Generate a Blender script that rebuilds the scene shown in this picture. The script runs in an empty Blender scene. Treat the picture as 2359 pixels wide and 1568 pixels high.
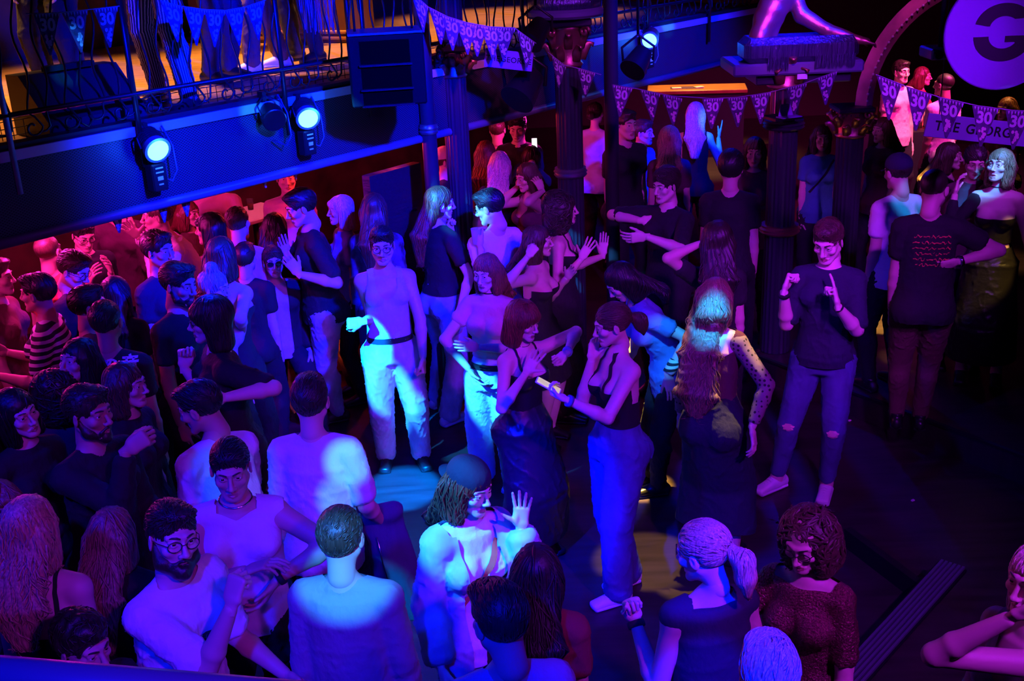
import bpy, math, random, numpy as np
from math import sin, cos, radians, degrees, pi, sqrt, atan2
C=bpy.context; COL=C.scene.collection
# ------------------------------------------------------------------ camera (fitted to the photograph, 2359 x 1568)
CAM_H,FPX,PITCH,ROLL=3.7537,2655.5,0.36230,-0.04488
CAMP=np.array([0,0,CAM_H]); CAMF=np.array([0,cos(PITCH),-sin(PITCH)]); _rt=np.array([1.,0,0]); _dn=np.cross(CAMF,_rt)
CAMR=cos(ROLL)*_rt-sin(ROLL)*_dn; CAMD=sin(ROLL)*_rt+cos(ROLL)*_dn
def ray(x,y): return CAMF+CAMR*(x-1179.5)/FPX+CAMD*(y-784)/FPX
def onz(x,y,z):
    r=ray(x,y); return CAMP+r*((z-CAM_H)/r[2])
def ony(x,y,Y):
    r=ray(x,y); return CAMP+r*(Y/r[1])
cd=bpy.data.cameras.new('camera'); cam=bpy.data.objects.new('camera',cd); COL.objects.link(cam); C.scene.camera=cam
cd.sensor_width=36; cd.lens=36*FPX/2359; cd.clip_start=.05; cd.clip_end=80
from mathutils import Matrix, Vector
cam.matrix_world=Matrix(((CAMR[0],-CAMD[0],-CAMF[0],CAMP[0]),(CAMR[1],-CAMD[1],-CAMF[1],CAMP[1]),(CAMR[2],-CAMD[2],-CAMF[2],CAMP[2]),(0,0,0,1)))
cd.dof.use_dof=False
vs=C.scene.view_settings; vs.view_transform='Standard'; vs.look='None'; vs.exposure=0.; vs.gamma=1.; vs.use_curve_mapping=False
C.scene.cycles.max_bounces=6; C.scene.cycles.diffuse_bounces=3; C.scene.cycles.glossy_bounces=2; C.scene.cycles.transmission_bounces=4; C.scene.cycles.sample_clamp_indirect=3
C.scene.cycles.use_denoising=True
W=bpy.data.worlds.new('world'); C.scene.world=W; W.use_nodes=True; W.node_tree.nodes['Background'].inputs[0].default_value=(.01,.0,.06,1); W.node_tree.nodes['Background'].inputs[1].default_value=.10
def lamp(name,kind,loc,col,power,target=None,ang=40,blend=.3,size=.1):
    l=bpy.data.lights.new(name,kind); l.color=col; l.energy=power; o=bpy.data.objects.new(name,l); o.location=tuple(loc); COL.objects.link(o)
    if kind=='SPOT': l.spot_size=radians(ang); l.spot_blend=blend
    if kind=='AREA': l.size=size
    else: l.shadow_soft_size=size
    if target is not None: o.rotation_euler=(Vector(tuple(target))-Vector(tuple(loc))).to_track_quat('-Z','Y').to_euler()
    return o
VIO=(.36,.014,1.); BLU=(.0,.004,1.); CYA=(.02,.33,1.); YEL=(1.,.58,.09); PINK=(1.,.02,.46); RED=(1.,.03,.05); WARM=(1.,.44,.12)
# violet and blue washes, then fill spots added on signs, statue and capital
lamp('violet_wash_right','SPOT',(2.6,.8,4.9),VIO,1300,(.85,5.4,.95),47,.8,.12)
lamp('violet_wash_far','SPOT',(2.4,2.2,4.9),VIO,1700,(1.7,8.8,1.4),36,.9,.12)
lamp('violet_wash_middle','SPOT',(1.6,1.6,4.9),VIO,430,(-.5,7.6,1.3),24,.9,.12)
lamp('violet_wash_left','SPOT',(1.2,-.6,4.6),VIO,470,(-1.7,4.1,1.25),22,.8,.12)
lamp('violet_wash_crowd','SPOT',(.2,.6,4.8),VIO,150,(-2.0,6.0,1.3),34,.9,.12)
lamp('blue_wash_left','SPOT',(-3.4,2.2,4.6),BLU,1000,(-.2,6.2,.6),46,.7,.10)
lamp('blue_wash_near','SPOT',(-.9,-.4,4.7),BLU,1700,(-.35,4.1,1.0),30,.8,.10)
lamp('blue_wash_back','SPOT',(2.2,12.5,4.6),BLU,350,(.6,8,1.3),60,.6,.10)
lamp('blue_wash_floor','SPOT',(-1.6,2.2,4.9),BLU,10000,(.36,6.3,.0),10,.3,.08)
lamp('blue_fascia_wash','SPOT',(1.2,3.6,4.6),BLU,12000,(-1.3,7.6,2.4),40,.7,.10)
lamp('blue_fascia_wash_far','SPOT',(3.2,7.2,4.6),BLU,5000,(1.3,10.7,2.4),40,.7,.10)
lamp('sign_fill','SPOT',(2.2,3.2,4.9),(.16,.0,1.),420,(2.62,7.,2.95),13,.6,.06)  # added fill, no fixture: evens out the violet on the round sign
lamp('long_board_fill','SPOT',(4.3,5.4,4.9),(.40,.03,1.),700,ony(2255,300,8.4),20,.7,.06)  # added fill that brightens the long name board, no fixture modelled
lamp('small_board_fill','SPOT',(.6,4.8,4.9),(1.,.10,.75),260,ony(1172,138,8.2),12,.6,.06)  # added pinkish fill on the small name board, no real lamp there
lamp('statue_fill','SPOT',(1.7,5.0,4.9),(.6,.05,.9),700,(2.25,8.9,2.8),15,.6,.06)  # added fill giving the statue its magenta-violet light
lamp('capital_fill','SPOT',(1.0,5.4,4.9),(.5,.04,.9),420,(.62,9.15,2.7),14,.6,.06)  # added fill tinting the wide gilt capital, not a house lamp
# tight moving-head beams
def beam(name,loc,px,z,col,power,ang,blend=.25): return lamp(name,'SPOT',loc,col,power,onz(px[0],px[1],z) if z<.5 else ony(px[0],px[1],z),ang,blend,.03)   # z under .5: a spot on the floor at that height, else the distance of the thing lit
LB=(-2.6,4.2,4.6); RB=(3.2,2.6,4.8); NB=(-.3,-.2,4.8)
beam('beam_trousers',LB,(900,900),7.35,CYA,9000,3.6); beam('beam_trousers_low',LB,(985,960),7.3,CYA,9000,2.6); beam('beam_floor_shoes',LB,(1030,960),.05,(.0,.16,1.),100000,3.0); beam('beam_hip',LB,(1120,920),6.9,CYA,9500,3.4)
beam('beam_cap_woman',(-2.4,2.6,4.7),(1050,1190),4.05,CYA,3600,6.5); beam('beam_floor_streak',(-.55,3.0,5.2),(930,1125),.0,(.0,.17,1.),75000,4.6)
beam('beam_neck',NB,(790,1290),3.55,CYA,3600,4.6); beam('beam_shoulder',NB,(800,1062),4.75,CYA,4600,2.0); beam('beam_shoulder_low',NB,(780,1150),4.75,CYA,2600,1.8)
beam('beam_pale_back',(-1.2,2.7,4.9),(520,1020),4.62,(.0,.16,1.),700,6,.8)
beam('beam_hair',(1.0,4.6,5.3),(1643,655),5.95,(.0,.26,1.),7000,3.0); beam('beam_dress_head',(3.7,5.6,5.0),(2300,375),8.02,CYA,2600,4.0)
beam('beam_rim_left',(-3.0,4.9,4.5),(1085,470),8.3,CYA,9500,6.0); beam('beam_raised_arm',(.4,7.2,4.8),(1665,285),11.7,CYA,2200,4.4); beam('beam_glove',(.4,3.4,4.7),(1535,850),6.8,CYA,1800,4.0)
beam('beam_blue_hair',(.9,.2,4.8),(1620,1245),3.4,BLU,4500,6); beam('beam_blue_hair_low',(1.0,.2,4.8),(1765,1540),2.75,BLU,4500,7)
beam('beam_yellow_floor',(.3,7.6,5.5),(1470,1118),.0,YEL,24000,5.0); beam('beam_yellow_floor_far',(3.0,8.3,5.4),(2040,745),.2,YEL,14000,6); beam('beam_yellow_sleeve',(2.3,6.5,5.4),(1715,805),5.95,YEL,2600,3.4); beam('beam_yellow_skirt',(4.6,5.6,4.9),(2262,640),8.0,YEL,1300,5)
beam('beam_yellow_floor_near',(.95,6.8,5.5),(1490,1290),.0,YEL,2200,7); beam('beam_blue_top',(3.6,4.0,4.9),(2105,450),7.9,CYA,700,3)
beam('beam_pennant',(-.6,3.4,4.9),(180,45),6.15,CYA,1500,2.2)
beam('beam_trim',(.2,4.2,4.7),(590,252),7.22,CYA,900,2.6); beam('beam_trim_far',(2.6,7.6,4.7),(1530,60),11.0,CYA,900,3)
lamp('right_dancer_fill','SPOT',(1.3,2.8,4.9),VIO,520,(1.95,6.8,1.1),17,.8,.1)  # extra violet fill added to brighten the polo man alone
lamp('arch_fill','SPOT',(2.6,6.2,4.9),(.7,.04,.55),620,(3.15,9.9,3.0),20,.7,.06)  # added magenta fill so the arch rib shows, no fixture
lamp('small_capital_fill','SPOT',(-.1,5.2,4.9),(.8,.05,.6),300,ony(1052,142,8.7),10,.6,.06)  # added pink fill lifting the small dark capital
# ------------------------------------------------------------------ geometry helpers
UP=np.array([0,0,1.])
def nrm(v):
    v=np.asarray(v,float); n=np.linalg.norm(v); return v/n if n>1e-9 else v
def rotm(axis,deg):
    a=nrm(axis); t=radians(deg); K=np.array([[0,-a[2],a[1]],[a[2],0,-a[0]],[-a[1],a[0],0]])
    return np.eye(3)+sin(t)*K+(1-cos(t))*(K@K)
class Field:
    """signed distance grid: smooth unions of tapered tubes and ellipsoids, meshed with surface nets"""
    def __init__(s,lo,hi,h):
        s.h=h; s.lo=np.asarray(lo,float); s.n=np.ceil((np.asarray(hi)-s.lo)/h).astype(int)+2
        s.D=np.full(tuple(s.n),.09,np.float32)
    def _sub(s,lo,hi):
        a=np.clip(np.floor((np.asarray(lo)-s.lo)/s.h).astype(int),0,s.n-1)
        b=np.clip(np.ceil((np.asarray(hi)-s.lo)/s.h).astype(int)+1,0,s.n)
        if (b<=a).any(): return None
        sl=tuple(slice(a[i],b[i]) for i in range(3))
        ax=[(s.lo[i]+s.h*np.arange(a[i],b[i])).astype(np.float32) for i in range(3)]
        return sl,ax[0][:,None,None],ax[1][None,:,None],ax[2][None,None,:]
    def _op(s,sl,d,k,op):
        o=s.D[sl]
        if op=='u':
            h=np.clip(.5+.5*(o-d)/k,0,1); s.D[sl]=o*(1-h)+d*h-k*h*(1-h)
        else:
            h=np.clip(.5-.5*(o+d)/k,0,1); s.D[sl]=o*(1-h)-d*h+k*h*(1-h)
    def tube(s,a,b,ra,rb,k=.02,side=None,op='u',cap=1.,p=2):
        a=np.asarray(a,float); b=np.asarray(b,float)
        ra=(ra,ra) if np.isscalar(ra) else ra; rb=(rb,rb) if np.isscalar(rb) else rb
        L=np.linalg.norm(b-a)+1e-6; w=(b-a)/L
        if side is None: side=np.array([1.,0,0]) if abs(w[0])<.8 else np.array([0,1.,0])
        x=nrm(np.asarray(side)-w*np.dot(side,w)); y=np.cross(w,x)
        m=max(max(ra),max(rb))+k+.015
        q=s._sub(np.minimum(a,b)-m,np.maximum(a,b)+m)
        if q is None: return s
        sl,X,Y,Z=q; X=X-a[0];Y=Y-a[1];Z=Z-a[2]
        t=X*w[0]+Y*w[1]+Z*w[2]; u=X*x[0]+Y*x[1]+Z*x[2]; v=X*y[0]+Y*y[1]+Z*y[2]
        tc=np.clip(t/L,0,1); e=t-tc*L
        rx=ra[0]+(rb[0]-ra[0])*tc; ry=ra[1]+(rb[1]-ra[1])*tc; rm=np.minimum(rx,ry)
        if p==2: g=np.sqrt((u/rx)**2+(v/ry)**2+(e/(rm*cap))**2)
        else: g=(np.abs(u/rx)**p+np.abs(v/ry)**p+np.abs(e/(rm*cap))**p)**(1./p)
        s._op(sl,(g-1)*rm,k,op); return s
    def ell(s,c,r,k=.01,R=None,op='u'):
        c=np.asarray(c,float); r=(r,r,r) if np.isscalar(r) else r
        m=max(r)+k+.01; q=s._sub(c-m,c+m)
        if q is None: return s
        sl,X,Y,Z=q; X=X-c[0];Y=Y-c[1];Z=Z-c[2]
        if R is None: A,B,C=X/r[0],Y/r[1],Z/r[2]
        else: A,B,C=[(X*R[0,i]+Y*R[1,i]+Z*R[2,i])/r[i] for i in range(3)]
        s._op(sl,(np.sqrt(A*A+B*B+C*C)-1)*min(r),k,op); return s
    def at(s,P):
        g=np.clip((np.asarray(P)-s.lo)/s.h,0,s.n-1.001); i=g.astype(int); f=g-i; r=0
        for a in (0,1):
            for b in (0,1):
                for c in (0,1):
                    r=r+s.D[i[:,0]+a,i[:,1]+b,i[:,2]+c]*(f[:,0] if a else 1-f[:,0])*(f[:,1] if b else 1-f[:,1])*(f[:,2] if c else 1-f[:,2])
        return r
    def grad(s,P):
        e=s.h; G=np.stack([s.at(P+np.eye(3)[i]*e)-s.at(P-np.eye(3)[i]*e) for i in range(3)],1)
        return G/(np.linalg.norm(G,axis=1,keepdims=True)+1e-9)
    def mesh(s):
        D=s.D; D[0]=D[-1]=.09; D[:,0]=D[:,-1]=.09; D[:,:,0]=D[:,:,-1]=.09
        S=D<0; nx,ny,nz=D.shape
        cnt=sum(S[a:nx-1+a,b:ny-1+b,c:nz-1+c].astype(np.int8) for a in(0,1) for b in(0,1) for c in(0,1))
        I=np.argwhere((cnt>0)&(cnt<8)); ids=np.full((nx-1,ny-1,nz-1),-1,np.int32); ids[I[:,0],I[:,1],I[:,2]]=np.arange(len(I))
        acc=np.zeros((len(I),3)); w=np.zeros(len(I)); cor=[(a,b,c) for a in(0,1) for b in(0,1) for c in(0,1)]
        val={c:D[I[:,0]+c[0],I[:,1]+c[1],I[:,2]+c[2]] for c in cor}
        for c in cor:
            for ax in range(3):
                if c[ax]==0:
                    d=list(c); d[ax]=1; va,vb=val[c],val[tuple(d)]; m=(va<0)!=(vb<0)
                    t=np.where(m,va/np.where(m,va-vb,1),0); p=np.tile(np.array(c,float),(len(I),1)); p[:,ax]+=t
                    acc[m]+=p[m]; w[m]+=1
        Vt=s.lo+s.h*(I+acc/w[:,None]); Q=[]
        for ax in range(3):
            o=[j for j in range(3) if j!=ax]; sa=[slice(None)]*3; sb=[slice(None)]*3
            sa[ax]=slice(0,-1); sb[ax]=slice(1,None)
            A=S[tuple(sa)]; B=S[tuple(sb)]; E=np.argwhere(A!=B); E=E[(E[:,o[0]]>0)&(E[:,o[1]]>0)]
            E=E[(E[:,o[0]]<s.n[o[0]]-1)&(E[:,o[1]]<s.n[o[1]]-1)]
            f=A[E[:,0],E[:,1],E[:,2]]
            def cell(da,db):
                e=E.copy(); e[:,o[0]]-=da; e[:,o[1]]-=db; return ids[e[:,0],e[:,1],e[:,2]]
            q=np.stack([cell(1,1),cell(0,1),cell(0,0),cell(1,0)],1)
            flip=f if ax!=1 else ~f
            q[~flip]=q[~flip][:,::-1]; Q.append(q)
        return Vt,np.concatenate(Q)
def vnormals(Vt,Q):
    n=np.cross(Vt[Q[:,2]]-Vt[Q[:,0]],Vt[Q[:,3]]-Vt[Q[:,1]]); N=np.zeros_like(Vt)
    for i in range(4): np.add.at(N,Q[:,i],n)
    return N/(np.linalg.norm(N,axis=1,keepdims=True)+1e-12)
def wobble(Vt,f,seed,n=6,aniso=(1,1,1)):
    r=np.random.RandomState(seed); o=np.zeros(len(Vt))
    for i in range(n):
        d=r.normal(size=3)*np.array(aniso); d=d/np.linalg.norm(d)*f*r.uniform(.6,1.7); o+=np.sin(Vt@d+r.uniform(0,6.28)+1.2*np.sin(Vt@(d[[1,2,0]]*.5)))
    return o/n
def clip_mesh(Vt,Q,g):
    """keep the part of a quad mesh where g>0, cut cleanly along g=0"""
    pos=g>0; c=pos[Q].sum(1); keep=Q[c==4]; mix=Q[(c>0)&(c<4)]; V2=[]; n0=len(Vt); cache={}; F=[]
    def cut(a,b):
        k=(a,b) if a<b else (b,a)
        if k not in cache:
            t=g[k[0]]/(g[k[0]]-g[k[1]]); cache[k]=n0+len(V2); V2.append(Vt[k[0]]+(Vt[k[1]]-Vt[k[0]])*t)
        return cache[k]
    for q in mix.tolist():
        r=[]
        for i in range(4):
            a,b=q[i],q[(i+1)%4]
            if pos[a]: r.append(a)
            if pos[a]!=pos[b]: r.append(cut(a,b))
        if len(r)>=3: F.append(r)
    VV=np.concatenate([Vt,np.array(V2).reshape(-1,3)]) if V2 else Vt
    return VV,keep,F
class MB:
    """collects vertices and faces (with a material slot each) into ONE mesh object"""
    def __init__(s): s.V=[];s.F=[];s.M=[];s.n=0
    def add(s,Vt,F,m=0):
        Vt=np.asarray(Vt,float).reshape(-1,3); F=[np.asarray(F)+s.n] if isinstance(F,np.ndarray) else [[i+s.n for i in f] for f in F]
        s.V.append(Vt); s.n+=len(Vt)
        if isinstance(F[0] if F else None,np.ndarray):
            s.F.append(F[0]); s.M.append(np.full(len(F[0]),m) if np.isscalar(m) else np.asarray(m))
        else:
            s.F.append(F); s.M.append(np.full(len(F),m))
        return s
    def build(s,name,mats,parent=None,smooth=True,xf=None):
        Vt=np.concatenate(s.V) if s.V else np.zeros((0,3))
        if xf is not None: Vt=(Vt-xf[1])@xf[0]
        used=np.zeros(len(Vt),bool); tot=[];loops=[]
        for f in s.F:
            if isinstance(f,np.ndarray): tot.append(np.full(len(f),f.shape[1])); loops.append(f.ravel())
            else: tot.append(np.array([len(x) for x in f],int)); loops.append(np.array([i for x in f for i in x],int))
        tot=np.concatenate(tot).astype(np.int32); loops=np.concatenate(loops).astype(np.int32)
        used[loops]=True; re=np.cumsum(used)-1; Vt=Vt[used]; loops=re[loops].astype(np.int32)
        me=bpy.data.meshes.new(name); me.vertices.add(len(Vt)); me.vertices.foreach_set('co',Vt.astype(np.float32).ravel())
        me.loops.add(len(loops)); me.loops.foreach_set('vertex_index',loops)
        me.polygons.add(len(tot)); me.polygons.foreach_set('loop_start',np.concatenate([[0],np.cumsum(tot)[:-1]]).astype(np.int32)); me.polygons.foreach_set('loop_total',tot)
        for m in (mats if isinstance(mats,(list,tuple)) else [mats]): me.materials.append(m)
        me.polygons.foreach_set('material_index',np.concatenate(s.M).astype(np.int32))
        me.polygons.foreach_set('use_smooth',np.full(len(tot),bool(smooth)))
        me.update(calc_edges=True); me.validate()
        if smooth=='auto': me.set_sharp_from_angle(angle=radians(38))
        o=bpy.data.objects.new(name,me); COL.objects.link(o)
        if parent is not None: o.parent=parent
        return o
    # -- simple solids
    def box(s,c,size,R=None,m=0,bev=.0):
        c=np.asarray(c,float); h=np.asarray(size,float)/2
        if bev<=0:
            P=np.array([(x,y,z) for x in(-1,1) for y in(-1,1) for z in(-1,1)])*h
            F=[[0,1,3,2],[4,6,7,5],[0,4,5,1],[2,3,7,6],[0,2,6,4],[1,5,7,3]]
        else:
            b=min(bev,h.min()*.9); P=[];F=[];ix={}
            for sx in(-1,1):
                for sy in(-1,1):
                    for sz in(-1,1):
                        for a in range(3):
                            q=np.array([sx,sy,sz])*h; 
                            for j in range(3):
                                if j!=a: q[j]-=b*[sx,sy,sz][j]
                            ix[(sx,sy,sz,a)]=len(P);P.append(q)
            S=(-1,1)
            for a in range(3):
                o1,o2=[j for j in range(3) if j!=a]
                for sg in S:
                    def key(u,v,ax=a):
                        k=[0,0,0];k[a]=sg;k[o1]=u;k[o2]=v;return ix[(*k,ax)]
                    F.append([key(-1,-1),key(1,-1),key(1,1),key(-1,1)])
                    for u in S: # edges between face a and o1
                        pass
            for a in range(3):
                o1,o2=[j for j in range(3) if j!=a]
                for u in S:
                    for v in S:
                        def kk(w,ax):
                            k=[0,0,0];k[a]=w;k[o1]=u;k[o2]=v;return ix[(*k,ax)]
                        F.append([kk(-1,o1),kk(1,o1),kk(1,o2),kk(-1,o2)])
            for sx in S:
                for sy in S:
                    for sz in S: F.append([ix[(sx,sy,sz,a)] for a in range(3)])
            P=np.array(P)
            for f in F:   # outward winding
                cc=P[f].mean(0); n=np.cross(P[f[1]]-P[f[0]],P[f[2]]-P[f[0]])
                if n@cc<0: f.reverse()
        if R is not None: P=P@np.asarray(R).T
        return s.add(P+c,F,m)
    def sweep(s,pts,r,n=8,m=0,closed=False,flat=None,up=None):
        pts=np.asarray(pts,float); N=len(pts); r=np.full(N,r) if np.isscalar(r) else np.asarray(r)
        T=np.gradient(pts,axis=0) if not closed else np.roll(pts,-1,0)-np.roll(pts,1,0)
        T/=np.linalg.norm(T,axis=1,keepdims=True)+1e-9
        u=np.array(up if up is not None else ([0,0,1.] if abs(T[0][2])<.9 else [1.,0,0])); P=[];an=np.linspace(0,2*pi,n,endpoint=False)
        for i in range(N):
            if up is not None: u=np.array(up,float)
            x=nrm(u-T[i]*(u@T[i])); y=np.cross(T[i],x); u=x
            f=flat if flat else 1
            P+= [pts[i]+r[i]*(cos(a)*x+f*sin(a)*y) for a in an]
        F=[];K=N if closed else N-1
        for i in range(K):
            j=(i+1)%N
            for a in range(n):
                b=(a+1)%n; F.append([i*n+a,i*n+b,j*n+b,j*n+a])
        if not closed: F.append(list(range(n))[::-1]); F.append([(N-1)*n+a for a in range(n)])
        return s.add(P,F,m)
    def lathe(s,prof,c=(0,0,0),n=24,m=0,axis=None):
        P=[];F=[];k=len(prof)
        for a in range(n):
            t=2*pi*a/n
            for r,z in prof: P.append((r*cos(t),r*sin(t),z))
        for a in range(n):
            b=(a+1)%n
            for i in range(k-1): F.append([a*k+i,b*k+i,b*k+i+1,a*k+i+1])
        if prof[0][0]>1e-4: F.append([a*k for a in range(n)][::-1])
        if prof[-1][0]>1e-4: F.append([a*k+k-1 for a in range(n)])
        P=np.array(P)
        if axis is not None:
            w=nrm(axis); x=nrm(np.cross([0,1,0] if abs(w[1])<.9 else [1,0,0],w)); P=P@np.stack([x,np.cross(w,x),w])
        return s.add(P+np.asarray(c,float),F,m)
    def prism(s,poly,o,ex,ey,depth,m=0):
        """closed polygon (2d) in the plane o+ex*u+ey*v, extruded by the vector depth"""
        A=np.array([np.asarray(o)+np.asarray(ex)*p[0]+np.asarray(ey)*p[1] for p in poly]); n=len(A); d=np.asarray(depth,float)
        F=[list(range(n)),[n+i for i in range(n)][::-1]]+[[i,n+i,n+(i+1)%n,(i+1)%n] for i in range(n)]
        nn=np.cross(np.asarray(ex),np.asarray(ey))
        if nn@d>0: F=[f[::-1] for f in F]
        return s.add(np.concatenate([A,A+d]),F,m)
    def quad(s,a,b,c,d,m=0): return s.add([a,b,c,d],[[0,1,2,3]],m)
def text_mesh(body,size=1.,bold=0.,extrude=0.,spacing=1.):
    cu=bpy.data.curves.new('lettering','FONT'); cu.body=body; cu.size=size; cu.align_x='CENTER'; cu.align_y='CENTER'; cu.offset=bold; cu.extrude=extrude; cu.space_character=spacing; cu.resolution_u=4
    o=bpy.data.objects.new('lettering',cu); COL.objects.link(o); dg=bpy.context.evaluated_depsgraph_get(); dg.update()
    me=o.evaluated_get(dg).to_mesh(); Vt=np.zeros(len(me.vertices)*3); me.vertices.foreach_get('co',Vt); F=[list(p.vertices) for p in me.polygons]
    o.evaluated_get(dg).to_mesh_clear(); bpy.data.objects.remove(o); bpy.data.curves.remove(cu)
    return Vt.reshape(-1,3),F
def tag(o,label=None,cat=None,group=None,kind=None):
    if label: o['label']=label
    if cat: o['category']=cat
    if group: o['group']=group
    if kind: o['kind']=kind
    return o
def empty(name,loc,rz=0,label=None,cat=None,group=None):
    o=bpy.data.objects.new(name,None); o.empty_display_size=.1; o.location=tuple(loc); o.rotation_euler=(0,0,rz); COL.objects.link(o)
    return tag(o,label,cat,group)
# ------------------------------------------------------------------ materials
MATS={}
def mat(name,col,rough=.6,metal=0.,emit=None,es=0.,bump=None,var=None,spec=.5,alpha=1.,trans=0.,coat=0.):
    if name in MATS: return MATS[name]
    m=bpy.data.materials.new(name); m.use_nodes=True; nt=m.node_tree; b=nt.nodes['Principled BSDF']; N=nt.nodes; L=nt.links
    b.inputs['Base Color'].default_value=(*col,1); b.inputs['Roughness'].default_value=rough; b.inputs['Metallic'].default_value=metal
    b.inputs['Specular IOR Level'].default_value=spec; b.inputs['Alpha'].default_value=alpha; b.inputs['Transmission Weight'].default_value=trans; b.inputs['Coat Weight'].default_value=coat
    if emit: b.inputs['Emission Color'].default_value=(*emit,1); b.inputs['Emission Strength'].default_value=es
    tc=N.new('ShaderNodeTexCoord')
    if var:   # (scale vec, amount)
        mp=N.new('ShaderNodeMapping'); mp.inputs['Scale'].default_value=var[0]; L.new(tc.outputs['Object'],mp.inputs[0])
        n=N.new('ShaderNodeTexNoise'); n.inputs['Scale'].default_value=1; n.inputs['Detail'].default_value=3; L.new(mp.outputs[0],n.inputs[0])
        r=N.new('ShaderNodeValToRGB'); k=var[1]; r.color_ramp.elements[0].position=.3; r.color_ramp.elements[1].position=.7
        r.color_ramp.elements[0].color=(*[c*(1-k) for c in col],1); r.color_ramp.elements[1].color=(*[min(1,c*(1+k)) for c in col],1)
        L.new(n.outputs[0],r.inputs[0]); L.new(r.outputs[0],b.inputs['Base Color'])
    if bump:  # (scale vec, strength, distance)
        mp=N.new('ShaderNodeMapping'); mp.inputs['Scale'].default_value=bump[0]; L.new(tc.outputs['Object'],mp.inputs[0])
        n=N.new('ShaderNodeTexNoise'); n.inputs['Scale'].default_value=1; n.inputs['Detail'].default_value=4; L.new(mp.outputs[0],n.inputs[0])
        u=N.new('ShaderNodeBump'); u.inputs['Strength'].default_value=bump[1]; u.inputs['Distance'].default_value=bump[2]; L.new(n.outputs[0],u.inputs['Height']); L.new(u.outputs[0],b.inputs['Normal'])
    MATS[name]=m; return m
# ------------------------------------------------------------------ building
BA,BB=9.15126,1.16900                       # front line of the facing balcony: y = BA + BB x
BD=nrm((1,BB,0)); BN=nrm((BB,-1,0))         # along the front (away to the right), out of the front towards the dance floor
ZB,ZL=2.63,2.17                             # balcony floor, fascia foot
def bp(x,off=0,z=0.): return np.array([x,BA+BB*x,0])+BN*off+UP*z
def onB(px,py,off=0.):
    r=ray(px,py); o=bp(0,off); d=BN; t=((o-CAMP)@d)/(r@d); return CAMP+r*t
M_FLOOR=mat('dance_floor_boards',(.030,.019,.020),.4,bump=((3,40,3),.12,.004),var=((2.2,16,2),.4))
M_UPF=mat('upper_floor_boards',(.42,.23,.09),.3,var=((3,22,3),.35)); M_DARK=mat('dark_paint',(.012,.012,.016),.5); M_WALL=mat('dark_wall',(.03,.015,.02),.7); M_BLK=mat('black_metal',(.018,.018,.022),.38,.5); M_STEEL=mat('worn_steel',(.35,.36,.40),.35,.9); M_TRIM=mat('pale_trim',(.55,.55,.6),.5)
M_GOLD=mat('gilt_paint',(.42,.19,.13),.36,.8,bump=((60,60,60),.3,.006)); M_CAST=mat('cast_iron_column',(.035,.03,.05),.3,.3); M_LILAC=mat('sign_board',(.24,.10,.5),.6); M_INK=mat('sign_lettering',(.01,.01,.012),.5)
M_REDSEAT=mat('red_leather',(.5,.05,.05),.45,bump=((14,14,14),.3,.01)); M_TABLE=mat('pale_table_top',(.75,.66,.55),.35); M_WOOD=mat('varnished_wood',(.36,.17,.06),.35,var=((4,30,4),.3)); M_GLASS=mat('drinking_glass',(.9,.92,.95),.05,trans=.9,spec=.6); M_FOIL=mat('foil_fringe',(.14,.14,.30),.3,.9,bump=((60,60,8),.8,.02))
def grille(): # perforated sheet: rows of small dark holes
    m=mat('perforated_fascia',(.06,.06,.075),.45,.35); nt=m.node_tree; b=nt.nodes['Principled BSDF']; tc=nt.nodes['Texture Coordinate']; mp=nt.nodes.new('ShaderNodeMapping'); mp.inputs['Scale'].default_value=(42,42,62); nt.links.new(tc.outputs['Object'],mp.inputs[0])
    sx=nt.nodes.new('ShaderNodeSeparateXYZ'); nt.links.new(mp.outputs[0],sx.inputs[0])
    def w(o):
        s=nt.nodes.new('ShaderNodeMath'); s.operation='SINE'; q=nt.nodes.new('ShaderNodeMath'); q.operation='MULTIPLY'; q.inputs[1].default_value=6.283; nt.links.new(o,q.inputs[0]); nt.links.new(q.outputs[0],s.inputs[0]); return s.outputs[0]
    a=nt.nodes.new('ShaderNodeMath'); a.operation='MULTIPLY'; nt.links.new(w(sx.outputs[0]),a.inputs[0]); nt.links.new(w(sx.outputs[2]),a.inputs[1])
    r=nt.nodes.new('ShaderNodeValToRGB'); r.color_ramp.elements[0].position=.15; r.color_ramp.elements[1].position=.4; r.color_ramp.elements[0].color=(.075,.075,.09,1); r.color_ramp.elements[1].color=(.012,.012,.016,1); nt.links.new(a.outputs[0],r.inputs[0]); nt.links.new(r.outputs[0],b.inputs['Base Color']); return m
M_GRILLE=grille()
def struct(name,mb,m,smooth=False): return tag(mb.build(name,m,smooth=smooth),kind='structure')
# floors
struct('floor',MB().box((1,9,-.1),(16,24,.2)),M_FLOOR)
E1,E2=onz(1930,890,.2),onz(2359,1052,.2); ed=nrm(E2-E1)*np.array([1,1,0]); en=np.array([-ed[1],ed[0],0])
A_=E1-ed*.9; B_=E1+ed*6
struct('trim_1',MB().prism([(0,0),(6.9,0),(6.9,3.6),(0,3.6)],np.array([A_[0],A_[1],0]),ed,en,UP*.2),M_FLOOR)
o=MB(); o.sweep([A_+UP*.003,B_+UP*.003],.018,6); struct('trim_2',o,M_BLK)
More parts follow.
